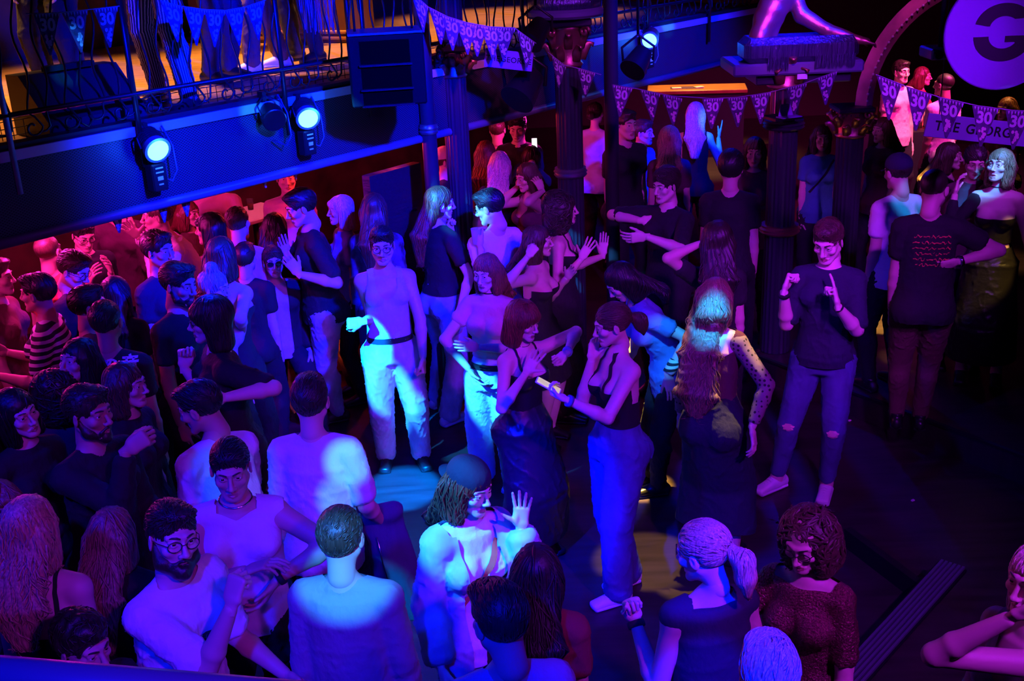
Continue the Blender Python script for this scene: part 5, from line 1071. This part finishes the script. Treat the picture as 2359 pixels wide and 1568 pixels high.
h=P('curly haired woman in glasses and dark red sequin dress at lower right',(1858,1245),-38,1.63,('curly_big','brown',dict(vol=-.013)),('shirt','sequin',dict(sleeve=.85,loose=.5,neck=.015)),('skirt','sequin',dict(length=.22,flare=.02)),fem=True,near=2,nod=16,mouth='part',skin='fair',arms=dict(L=dict(t=(.04,.04,-.31)),R=dict(t=(.20,.10,-.09),hp=(1736,1345))))
h.glasses()
h=P('person with bright blue lit hair at the bottom edge, right of the fair ponytail',(1772,1562),170,1.72,('short','platinum',dict(vol=.004)),('shirt','black'),near=2)
h=P('long fair haired woman at the bottom right corner bending her bare arm across',(2392,1335),-62,1.80,('long','platinum',dict(ln=.42)),('tank','grey',dict(hem=.5)),('trousers','denim'),fem=True,near=2,skin='fair',arms=dict(L=dict(E=(2150,1508,3.0),W=(2325,1424,2.9),h='relax'),R=dict(t=(.1,.05,-.27))))
h=P('curly dark haired man at the bottom left corner behind the handrail',(190,1488),60,1.62,('curly_top','dark',dict(vol=.008)),('shirt','black'),near=1,nod=8)
h=P('blonde woman seen from behind in black strappy top with bare back at far left',(72,1212),176,1.80,('wavy','blonde',dict(ln=.36)),('strap','black',dict(hem=.5)),('trousers','black'),fem=True,near=2,skin='pale')
h=P('woman with straight brown hair down her back between blonde woman and bearded man',(262,1226),166,1.58,('long','sand',dict(ln=.44)),('shirt','black',dict(sleeve=1.9)),('skirt','black'),fem=True,near=2)
h=P('brown haired woman cut off by the left edge above the blonde woman',(8,1165),50,1.56,('bob','sand'),('shirt','navy'),fem=True,near=1)
h=P('goateed man in black jacket holding out his fist, left of the bending pale tee man',(205,952),58,1.79,('short','dark'),('shirt','black',dict(sleeve=1.85,loose=.7)),near=1,look=66,nod=0,skin='tan',arms=dict(R=dict(p=(290,1040,.12),e=(240,1110),hp=(325,1015),h='grip'),L=dict(t=(.12,.04,-.25)))); h.beard('dark',False)
h=P('pale faced woman with long dark hair at the left edge, head tilted',(42,952),55,1.74,('long','black'),('shirt','black'),fem=True,near=1,tilt=12,skin='fair')
h=P('woman with a big mass of dark curls seen from behind, left of the goateed man',(132,898),172,1.60,('curly_big','dark'),('shirt','plum'),fem=True,near=1)
h=P('wavy brown haired woman just below the tee printed in white characters',(292,888),78,1.70,('wavy','brown',dict(ln=.25)),('shirt','black'),fem=True,near=1)
h=P('man seen from behind in black tee printed with white Japanese characters',(246,742),177,1.76,('crew','dark'),('shirt','black',dict(loose=.7)),near=1,skin='tan')
h.printed('本の竜',.104,CL['white'],(-.012,.806),-1,0,bold=.002,name='lettering'); an=np.linspace(0,2*pi,28)
V2=np.array([[r*cos(a)*(1+.12*sin(5*a)),r*sin(a)] for r in(.034,.050) for a in an]); h.printed('',0,CL['blue'],(.012,.802),-1,0,name='print_roundel',V=np.c_[V2,np.zeros(56)],F=[[i,i+1,28+i+1,28+i] for i in range(27)])
h=P('dark haired woman with face raised, just left of the Japanese print tee',(180,832),-28,1.72,('long','black'),('shirt','black'),fem=True,near=1,nod=-14,skin='fair')
h=P('long haired person in glasses and black tee turning left, ring on a raised hand',(484,738),-68,1.78,('bob','dark',dict(vol=.012)),('shirt','black',dict(sleeve=.85,loose=.8)),near=2,look=-74,nod=2,skin='pale',build=1.05,arms=dict(R=dict(p=(425,850,.05),e=(470,930),hp=(425,800),h='fist'),L=dict(p=(522,915,.2),e=(640,905),h='relax')))
h.glasses()
h=P('man in black and white striped sailor top at far left',(88,676),-82,1.73,('short','black'),('shirt','sailor',dict(sleeve=.7)),near=1,skin='tan',look=-95,arms=dict(R=dict(t=(.18,.0,-.1)),L=dict(t=(.18,.0,-.12))))
h=P('man in glasses looking down at a phone beside the red lit bar table',(170,622),72,1.74,('short','dark'),('shirt','black'),near=1,nod=24,skin='fair',arms=dict(R=dict(t=(.2,-.03,-.12),h='grip'),L=dict(t=(.2,-.03,-.12),h='grip'))); h.glasses()
h=P('nearly bald man seen from behind in orange red tee at far left',(112,580),168,1.72,('buzz','brown'),('shirt','red'),near=1,skin='fair')
h=P('man in black tee and glasses leaning his forearm on the red lit bar table',(192,540),38,1.70,('short','black'),('shirt','black'),near=1,nod=22,skin='fair',arms=dict(R=dict(p=(205,650,.1)),L=dict(p=(255,628,.1)))); h.glasses()
h=P('dark haired man turned away between sailor stripes and Japanese print tee',(205,705),110,1.70,('short','black'),('shirt','plum'),near=1,skin='fair')
h=P('woman with long black hair seen from behind above the Japanese print tee',(268,678),174,1.62,('long','black',dict(vol=.01)),('shirt','black'),fem=True,near=1)
h=P('man in navy tee with thick black hair below the pale shirted leaning man',(366,578),62,1.79,('short','black',dict(vol=.006)),('shirt','navy',dict(loose=.7)),near=1,skin='tan')
h=P('man in pale shirt leaning left under the balcony in pink light',(362,498),-72,1.80,('short','brown'),('shirt','white',dict(sleeve=1.85,loose=.6)),near=1,lean=(22,0),mouth='open',skin='fair',arms=dict(L=dict(p=(345,575,.1)),R=dict(p=(318,545,.0),h='open')))
h=P('woman with long brown hair and bare shoulders seen from behind, left of the sunglasses man',(512,588),164,1.80,('long','brown',dict(ln=.34)),('tube','black',dict(hem=.5)),fem=True,near=1,skin='fair',arms=dict(R=dict(p=(560,760,.0))))
h=P('dark bearded man facing right in front of the navy tee man',(412,655),64,1.82,('short','black'),('shirt','black'),near=1,skin='tan',nod=8); h.beard('black',False)
h=P('woman with fuzzy pale topknot and sleeveless top turned right',(494,664),74,1.66,('topbun','grey'),('sleeveless','lilac'),fem=True,near=1,nod=6,skin='fair')
h=P('man in sunglasses with dark open jacket over pale tee',(630,604),16,1.55,('short','brown',dict(vol=.005)),('shirt','lilac',dict(sleeve=.5)),near=1,nod=-4,skin='fair',drop=.14,feet=dict(L=(.10,.09),R=(-.04,.09)),arms=dict(R=dict(t=(.06,.03,-.3)),L=dict(t=(.06,.03,-.3)))); h.glasses(True); h.shirt(CL['black'],name='jacket',sleeve=1.85,g=.017,opened=.045,loose=.35)
h=P('short dark haired man seen from behind left of the sunglasses man',(566,596),168,1.56,('short','dark'),('shirt','black'),near=0)
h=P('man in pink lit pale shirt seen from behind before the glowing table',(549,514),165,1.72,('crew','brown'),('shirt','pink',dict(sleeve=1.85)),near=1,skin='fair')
h=P('woman with sleek black hair seen from behind right of the pink shirt',(634,524),172,1.56,('long','black',dict(vol=.012)),('shirt','black'),fem=True,near=1)
h=P('tall man in black tee and pale jeans lifting one hand',(694,478),-70,1.86,('short','black'),('shirt','black',dict(sleeve=.8,loose=.6,g=.014)),('trousers','wash',dict(g=.012)),near=2,nod=16,lean=(4,0),skin='fair',arms=dict(L=dict(p=(690,632,.12),e=(790,700),hp=(652,585),h='relax'),R=dict(p=(668,600,.05),hp=(655,570))),feet=dict(L=(786,888),R=(668,905)))
h=P('dark bobbed head lit blue just left of the pink shirt',(484,528),-100,1.76,('bob','black'),('shirt','black'),fem=True,near=0)
h=P('woman with brown hair holding a hand to her mouth in pink light',(436,492),62,1.58,('long','auburn'),('shirt','brown'),fem=True,near=0,arms=dict(R=dict(t=(.14,-.05,.02))))
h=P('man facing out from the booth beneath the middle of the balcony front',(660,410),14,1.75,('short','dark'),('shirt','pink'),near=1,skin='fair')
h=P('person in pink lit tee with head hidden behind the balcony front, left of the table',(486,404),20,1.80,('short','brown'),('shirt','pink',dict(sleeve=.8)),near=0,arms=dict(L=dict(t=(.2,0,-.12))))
h=P('person in orange long sleeves with head hidden behind the balcony front',(452,412),-20,1.62,('short','dark'),('shirt','orange',dict(sleeve=1.85)),near=0,arms=dict(R=dict(t=(.2,0,-.15))))
h=P('person in plum shirt with hand raised, head behind the balcony front',(262,462),10,1.80,('short','dark'),('shirt','plum',dict(sleeve=1.85)),near=0,arms=dict(L=dict(p=(318,545,.1),h='open')))
h=P('woman with short fair bob looking left beside the tall man in black tee',(784,484),-66,1.67,('bob','platinum'),('shirt','blue'),fem=True,near=1,skin='pale')
h=P('woman with very long brown hair seen from behind in swirl printed top and jeans',(862,482),178,1.78,('long','brown',dict(ln=.5)),('shirt','pattern',dict(sleeve=1.2)),('trousers','denim'),fem=True,near=1)
# ------------------------------------------------------------------ the middle of the dance floor
h=P('smiling man in glasses, pale tank top and washed jeans, feet in the cyan beam',(880,566),10,1.75,('short','black',dict(vol=-.003)),('tank','lilac',dict(hem=.55,loose=.4)),('trousers','wash',dict(wide=.018,thigh=.008,g=.010)),None,near=2,look=4,nod=4,skin='tan',arms=dict(R=dict(p=(838,740,.10),e=(850,790),hp=(800,745),h='fist'),L=dict(p=(976,830,.02),e=(1010,730),hp=(978,880),h='fist',pn=(-.3,-1,0))),feet=dict(R=(890,1045,12),L=(970,1042,8)))
h.glasses(); h.belt(CL['shoe'],.565,.014); h.shoes(CL['shoe'],None,.06,'boot')
h=P('woman with half tied auburn hair and black tee beside the tank top man',(1014,468),132,1.80,('halfup','auburn',dict(ln=.42)),('shirt','black',dict(sleeve=.6,loose=.3,hem=.56)),('trousers','wash',dict(wide=.03,thigh=.006)),'trainer',fem=True,near=2,look=104,nod=8,skin='pale',arms=dict(R=dict(p=(1058,715,.0),e=(1060,600),hp=(1062,760)),L=dict(p=(1040,540,-.05),e=(1000,600),hp=(1035,500),h='fist')),feet=dict(R=(1035,955),L=(1010,915)))
h=P('man in glasses and white tee bowing his lit head, holding a plastic cup',(1128,478),-146,1.80,('short','black'),('shirt','white',dict(sleeve=.8,loose=.6)),('trousers','black'),near=2,look=-112,nod=16,skin='fair',arms=dict(L=dict(p=(1108,572,.05),e=(1120,660),h='grip',hp=(1095,540)),R=dict(t=(.05,.06,-.3)))); h.glasses(); cupman=h
h=P('woman with dark bun and bare red lit back behind the white tee man',(1062,436),152,1.78,('bun','dark'),('strap','black',dict(hem=.5)),fem=True,near=1,skin='fair')
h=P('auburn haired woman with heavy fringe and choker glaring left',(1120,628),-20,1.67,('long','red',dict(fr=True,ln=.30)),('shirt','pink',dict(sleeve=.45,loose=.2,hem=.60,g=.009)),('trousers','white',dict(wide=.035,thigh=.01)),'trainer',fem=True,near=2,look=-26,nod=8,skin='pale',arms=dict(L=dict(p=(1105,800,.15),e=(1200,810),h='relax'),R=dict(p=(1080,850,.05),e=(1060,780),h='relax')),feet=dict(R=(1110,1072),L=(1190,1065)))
h.choker(CL['black'],.004); h.belt(CL['black'],.565,.014)
h=P('woman clasping both hands to her ears behind the curly haired woman',(1214,408),-58,1.70,('wavy','brown',dict(ln=.25)),('tank','plum'),fem=True,near=1,skin='fair',nod=12,arms=dict(L=dict(p=(1250,440,.08),e=(1200,560),hp=(1225,395)),R=dict(p=(1192,430,.1),e=(1150,540),hp=(1205,395))))
h=P('woman with sleek platinum hair seen from behind in front of the booths',(1152,380),172,1.74,('long','platinum',dict(ln=.22)),('shirt','black'),fem=True,near=1)
h=P('woman with long auburn hair seen from behind left of the platinum hair',(1120,352),168,1.68,('long','red',dict(ln=.36)),('shirt','black'),fem=True,near=1)
h=P('woman with a cloud of dark curls clapping in a strappy top',(1296,482),80,1.74,('curly_big','dark',dict(vol=.010)),('strap','black',dict(hem=.5)),fem=True,near=2,look=84,skin='pale',mouth='part',arms=dict(R=dict(p=(1338,598,.04),e=(1270,660),hp=(1368,548),h='open',pn=(.2,-.9,.1)),L=dict(p=(1388,590,-.08),hp=(1394,528),h='flat')))
h=P('brown haired woman in profile, bare shouldered, arm bent up before the curls',(1240,556),68,1.63,('long','brown',dict(ln=.24)),('tube','black',dict(hem=.5)),('skirt','black',dict(length=.2)),fem=True,near=2,look=80,skin='pale',arms=dict(R=dict(p=(1215,592,.20),e=(1170,680),h='fist'),L=dict(p=(1305,640,.0),h='relax')))
h=P('woman with chin length brown hair in black dress splaying her fingers',(1206,740),42,1.61,('bob','auburn',dict(vol=.012)),('strap','satin',dict(hem=.5,loose=.3)),('skirt','satin',dict(length=.42,flare=.06,hi=.63)),fem=True,near=2,look=52,nod=12,mouth='part',skin='pale',arms=dict(R=dict(p=(1210,862,.14),e=(1140,960),hp=(1250,795),h='open',pn=(.5,.6,0)),L=dict(p=(1306,812,.12),e=(1400,770),hp=(1262,846),h='fist')))
h.choker(CL['silver'],.002,.02); h.band('L',CL['wash'],.95)
h=P('ponytailed woman in black halter and wide blue jeans holding a phone',(1410,748),-62,1.70,('ponytail','brown',dict(ln=.12)),('halter','black',dict(hem=.60)),('trousers','mid',dict(wide=.034,thigh=.006,g=.008,hi=.615)),'trainer',fem=True,near=2,look=-80,nod=12,skin='pale',build=1.04,arms=dict(L=dict(p=(1308,922,.16),e=(1400,1030),hp=(1255,893),h='grip',pn=(0,0,1)),R=dict(p=(1362,832,.08),e=(1330,930),hp=(1368,790),h='relax')),feet=dict(L=(1420,1368,-6),R=(1448,1318,0)))
phw=h; h.band('L',CL['denim'],.96)
for q in(-1,1): h.patch([(-.06,.07),(.06,.07),(.06,-.05),(0,-.075),(-.06,-.05)],h.P-UP*.02-h.F*.05+h.L*q*.085,-h.F+h.L*q*.35,CL['denim'],h.trf,'back_pocket')
h=P('man in black tee with dark fringe crossing blurred forearms beside the black pole',(1534,428),-42,1.80,('short','dark',dict(vol=.010)),('shirt','black',dict(sleeve=.85,loose=.7)),near=2,look=-52,nod=6,skin='pale',arms=dict(R=dict(p=(1475,508,.08),e=(1420,510),h='relax',hp=(1520,505)),L=dict(p=(1490,545,.20),e=(1610,560),hp=(1440,550))))
h=P('dark haired woman in blue tee doubled over, one arm reaching down in a striped cuff',(1432,648),-82,1.72,('long','black',dict(ln=.28)),('shirt','blue',dict(sleeve=.55)),('trousers','black'),fem=True,near=2,nod=40,lean=(30,0),skin='pale',arms=dict(L=dict(p=(1538,862,.0),e=(1560,780),hp=(1552,915),h='relax'),R=dict(t=(.05,.05,-.3))),feet=dict(L=(1494,1105),R=(1470,1080)))
h.sleeve_cuff=h.band('L',CL['hoop'],.80,'striped_cuff',.006,.045); 
h=P('woman bowing her blue lit head, bare back and polka dot net sleeve, long dark skirt',(1650,690),150,1.72,None,('shirt','plum',dict(sleeve=.0,loose=.2,back=.725,hem=.58,g=.008)),('skirt','navy',dict(length=.40,flare=.03,hi=.62)),fem=True,near=2,nod=42,tilt=-12,lean=(8,4),skin='pale',arms=dict(R=dict(p=(1732,985,.04),e=(1752,880),hp=(1742,1050),h='relax'),L=dict(t=(.05,.06,-.3))))
h.hair('wavy','sand',back=[h.nb+np.array([-.06,.0,.03]),h.ch+np.array([-.10,-.07,.02]),h.wa+np.array([-.12,-.09,.05]),h.wa+np.array([-.13,-.09,-.08])]); h.sleeve('R',CL['polka'],.010,1.85,'net_sleeve'); h.sleeve('L',CL['polka'],.010,1.85,'net_sleeve')
h=P('woman with a long dark mane, elbow lifted, just above the bowed head',(1652,556),174,1.72,('wavy','dark',dict(ln=.5,vol=.02)),('shirt','black'),fem=True,near=1,skin='fair',arms=dict(L=dict(p=(1615,560,.1),e=(1540,670))))
h=P('man in navy polo and ripped knee jeans with both hands raised, white trainers',(1908,556),-20,1.84,('curly_top','brown',dict(vol=.004)),('shirt','navy',dict(sleeve=.9,loose=.5,g=.013,hem=.50,wr=.008)),('trousers','mid',dict(g=.006,to=1.86)),'trainer',near=2,look=-34,nod=20,skin='pale',arms=dict(R=dict(p=(1806,672,.16),e=(1790,760),hp=(1826,606),h='fist'),L=dict(p=(1930,706,.2),e=(1962,800),hp=(1918,640),h='point')),feet=dict(R=(1790,1098,38),L=(1904,1112,-4)))
h.band('R',CL['black'],.93); h.band('L',CL['black'],.97,r=.002,w=.004); pm=h
for d in'LR': h.patch([(.036*cos(a)*(1+.2*sin(7*a)),.028*sin(a)) for a in np.linspace(0,2*pi,22,endpoint=False)],h.kn[d]+UP*.0,h.F,SKIN['pale'],h.trf,'bare_knee')
h=P('tall mop haired man in black tee seen from behind left of the thick column',(1684,388),164,1.86,('short','black',dict(vol=.012)),('shirt','black',dict(loose=.8)),near=1,skin='fair')
h=P('woman with long hair and fringe facing out just left of the thick column',(1738,350),-14,1.78,('long','brown',dict(fr=True)),('shirt','plum'),fem=True,near=1,skin='fair',nod=6)
h=P('woman with long platinum hair seen from behind throwing one arm up into the beam',(1602,262),170,1.76,('long','platinum',dict(ln=.4)),('tank','black'),fem=True,near=1,skin='pale',arms=dict(R=dict(p=(1655,318,.0),e=(1630,400),hp=(1672,255),h='flat')))
h=P('woman with long mousy hair seen from behind right of the black pole',(1542,322),172,1.76,('long','sand',dict(ln=.45,vol=.01)),('shirt','plum'),fem=True,near=1)
h=P('man with blurred purple face between the black pole and the mousy hair',(1482,306),55,1.70,('short','brown'),('shirt','grey'),near=1,skin='fair')
h=P('dark haired man catching red light just right of the black pole',(1442,288),30,1.90,('short','dark'),('shirt','black'),near=0)
h=P('woman in teal top lit blue in the gap between two dark columns',(1893,318),-6,1.68,('long','brown'),('shirt','teal',dict(sleeve=.5)),('trousers','black'),fem=True,near=1,skin='fair'); h.strip((.07,.82),(-.06,.64),.02,CL['black'],h.shf,h.Fc,'bag_strap')
h=P('man in dark flat cap and white top lit blue behind the right hand columns',(2068,398),-158,1.74,None,('shirt','white',dict(sleeve=.6)),near=1,z0=.2,skin='fair',nod=10); h.hair('crew','dark'); h.cap(CL['navy'],False)
h=P('close cropped man in black tee with red back print, hand on hip',(2152,436),164,1.83,('buzz','dark'),('shirt','black',dict(loose=.7,g=.016)),('trousers','brown'),near=2,z0=.2,look=140,nod=6,skin='fair',arms=dict(R=dict(p=(2208,602,.0),e=(2275,520),h='relax')),feet=dict(L=(2062,905),R=(2100,928)))
h.scribble((-.01,.735),.24,.22,6,CL['red'],-1,5,.006,'back_print'); h.band('R',CL['silver'],.95,'wristwatch')
h=P('laughing woman lit cyan in shiny black long skirt at the right edge',(2303,382),-22,1.74,('wavy','sand',dict(ln=.36)),('tube','leather',dict(hem=.62)),('skirt','leather',dict(length=.40,flare=.03,hi=.60)),'shoe',fem=True,near=2,z0=.2,look=-48,nod=-10,mouth='open',skin='pale',arms=dict(R=dict(p=(2200,448,-.05),e=(2230,520)),L=dict(t=(.06,.10,-.28)))); h.sleeve('R',CL['black'],.008,1.8,'lace_sleeve'); h.choker(CL['black'],.003)
h=P('long haired woman in profile under the long lilac name board',(2188,360),58,1.60,('long','brown'),('tank','plum'),fem=True,near=1,z0=.2,skin='fair')
h=P('dark haired woman looking down just left of the laughing woman',(2246,372),-12,1.72,('tied','dark'),('shirt','plum'),fem=True,near=1,z0=.2,nod=16,skin='fair')
h=P('balding man in white tee under warm light below the round sign',(2174,196),-158,1.78,('buzz','dark'),('shirt','white'),near=1,look=-140,skin='tan')
h=P('auburn haired woman in orange light at the far right bar',(2318,252),-62,1.70,('long','red'),('shirt','brown'),fem=True,near=1,skin='fair')
h=P('woman in magenta light left of the balding man',(2126,176),62,1.66,('long','auburn'),('shirt','red'),fem=True,near=0)
h=P('person in magenta light right of the curved arch',(2076,166),20,1.82,('short','dark'),('shirt','pink'),near=0)
h=P('blurred woman with long hair turning left beside the arch column',(2032,300),-60,1.70,('long','brown'),('shirt','plum'),fem=True,near=0,z0=.0)
h=P('man looking down in dark red light in the booths behind the sleek platinum hair',(1192,292),-10,1.84,('short','black'),('shirt','black'),near=1,nod=20,skin='fair')
h=P('brown haired man seen from behind in the booths, left of the man looking down',(1146,300),168,1.70,('crew','brown'),('shirt','black'),near=1,skin='fair')
h=P('woman with dark hair seen from behind below the lit phone screen',(1224,362),172,1.62,('bob','dark'),('shirt','black'),fem=True,near=1,arms=dict(R=dict(p=(1232,362,.0),hp=(1231,330),h='grip'))); phb=h
h=P('person in pale knitted hat between the slim and the fluted columns',(1030,372),78,1.70,None,('shirt','black'),near=0); h.hair('crew','brown'); h.cap(CL['pale'],False)
h=P('woman in lilac top between the fluted column and the black pole',(1372,262),150,1.74,('bun','dark'),('shirt','lilac'),fem=True,near=0)
h=P('person at the left edge turning away beside the sailor top',(-8,640),92,1.72,('short','brown'),('shirt','brown'),near=0)
# ------------------------------------------------------------------ people upstairs (seen from the waist down)
def up(px,py): q=onz(px,py,ZB); return (q[0],q[1])
h=P('person upstairs in striped trousers and dark boots behind the railing',None,-30,1.76,('short','dark'),('shirt','black'),('trousers','pinstripe',dict(g=.006,wide=.004)),None,near=2,z0=ZB,pos=up(395,246),feet=dict(L=(.05,.10,10),R=(-.06,.06,-5))); h.shoes(CL['shoe'],None,.05,'boot')
h=P('person upstairs in black trousers leaning on the railing left of the striped trousers',None,-20,1.72,('short','dark'),('shirt','brown',dict(sleeve=1.9)),('trousers','black',dict(g=.014)),near=1,z0=ZB,pos=up(165,255),lean=(8,0))
h=P('person upstairs in loose grey trousers behind the pennants',None,70,1.74,('short','dark'),('shirt','grey'),('trousers','navy',dict(wide=.01,g=.010)),near=1,z0=ZB,pos=up(505,185))
h=P('person upstairs in olive trousers stepping along the boards',None,-60,1.74,('short','brown'),('shirt','black'),('trousers','brown',dict(wide=.01,g=.012)),'trainer',near=1,z0=ZB,pos=up(618,160),feet=dict(L=(.12,.02),R=(-.1,.02)))
h=P('person upstairs in black trousers and black shoes left of the loudspeaker',None,-40,1.74,('short','dark'),('shirt','black'),('trousers','black',dict(g=.014)),near=1,z0=ZB,pos=up(712,140))
# ------------------------------------------------------------------ things in hands
d=phw; c=d.wr['L']+d.hd['L'][0]*.115+UP*.022; t=empty('phone',c,0,'phone with a lit yellowish screen held flat by the ponytailed woman','phone'); X=d.hd['L'][0]; Z=nrm(UP-X*(X@UP)); Y=np.cross(Z,X); R=np.stack([X,Y,Z],1)
o=MB(); o.box((0,0,0),(.145,.072,.009),R,bev=.004); o.build('case',CL['white'],t,False); o=MB(); o.box(Z*.0052,(.130,.064,.0012),R); o.build('screen',mat('lit_screen',(.3,.25,.1),.2,emit=(1.,.85,.45),es=.55,var=((30,30,30),.5)),t,False)
d=cupman; tag(cup(d.wr['L']+d.hd['L'][0]*.09-UP*.05,'plastic cup of drink held up by the man in white tee',mat('plastic_cup',(.85,.9,.95),.2,trans=.5),.038,.11,'plastic_cup','cup'))
c=phb.wr['R']+phb.hd['R'][0]*.13-CAMF*.02; t=empty('phone',c,0,'small phone with glowing white screen held up in the booths','phone'); o=MB(); o.box((0,0,0),(.055,.008,.10),bev=.003); o.build('case',CL['black'],t,False); o=MB(); o.box((0,-.005,0),(.048,.002,.088)); o.build('screen',mat('white_screen',(.8,.8,.8),.2,emit=(1,.95,.95),es=1.6),t,False)
# jacket hanging from the arm of the man in the pale tee
d=jk; w=d.wr['R']; f=Field(w-np.array([.35,.35,.75]),w+np.array([.35,.35,.2]),.011); A=w+UP*.03
f.tube(A+np.array([-.06,0,.0]),A+np.array([-.02,-.02,-.34]),(.08,.035),(.13,.045),.03,side=(1,0,0)); f.tube(A+np.array([.04,.02,.02]),A+np.array([.10,0,-.46]),(.06,.03),(.10,.035),.03,side=(1,.3,0)); f.tube(A+np.array([.0,-.03,-.2]),A+np.array([.13,-.05,-.55]),(.055,.03),(.05,.028),.02,side=(1,0,0)); f.tube(A+np.array([-.07,.0,.0]),A+np.array([.06,.0,.02]),.045,.045,.03)
Vt,Q=f.mesh(); Vt=Vt+vnormals(Vt,Q)*(.009*wobble(Vt,32,9,7,(1.3,1,.35)))[:,None]-w; t=empty('jacket',w,0,'dark blue jacket hanging over the arm of the man in pale tee','jacket'); o=MB().add(Vt,Q); o.build('cloth',clothmat('jacket',(.05,.07,.16)),t); o=MB(); o.sweep([np.array([-.02,-.052,-.06]),np.array([.0,-.07,-.2]),np.array([.03,-.075,-.34])],.004,5); o.build('zip',CL['silver'],t)
# litter on the boards
for px,py,l in((2103,1152,'tiny scrap of pale litter on the dark boards right of the sequin dress'),(1972,1248,'tiny scrap of litter beside the step edge'),(1957,968,'tiny scrap of litter on the boards under the polo man')):
    c=onz(px,py,.006); o=MB(); o.box(c,(.022,.014,.008),rotm((0,0,1),30)); tag(o.build('litter',CL['pink'],smooth=False),l,'litter')
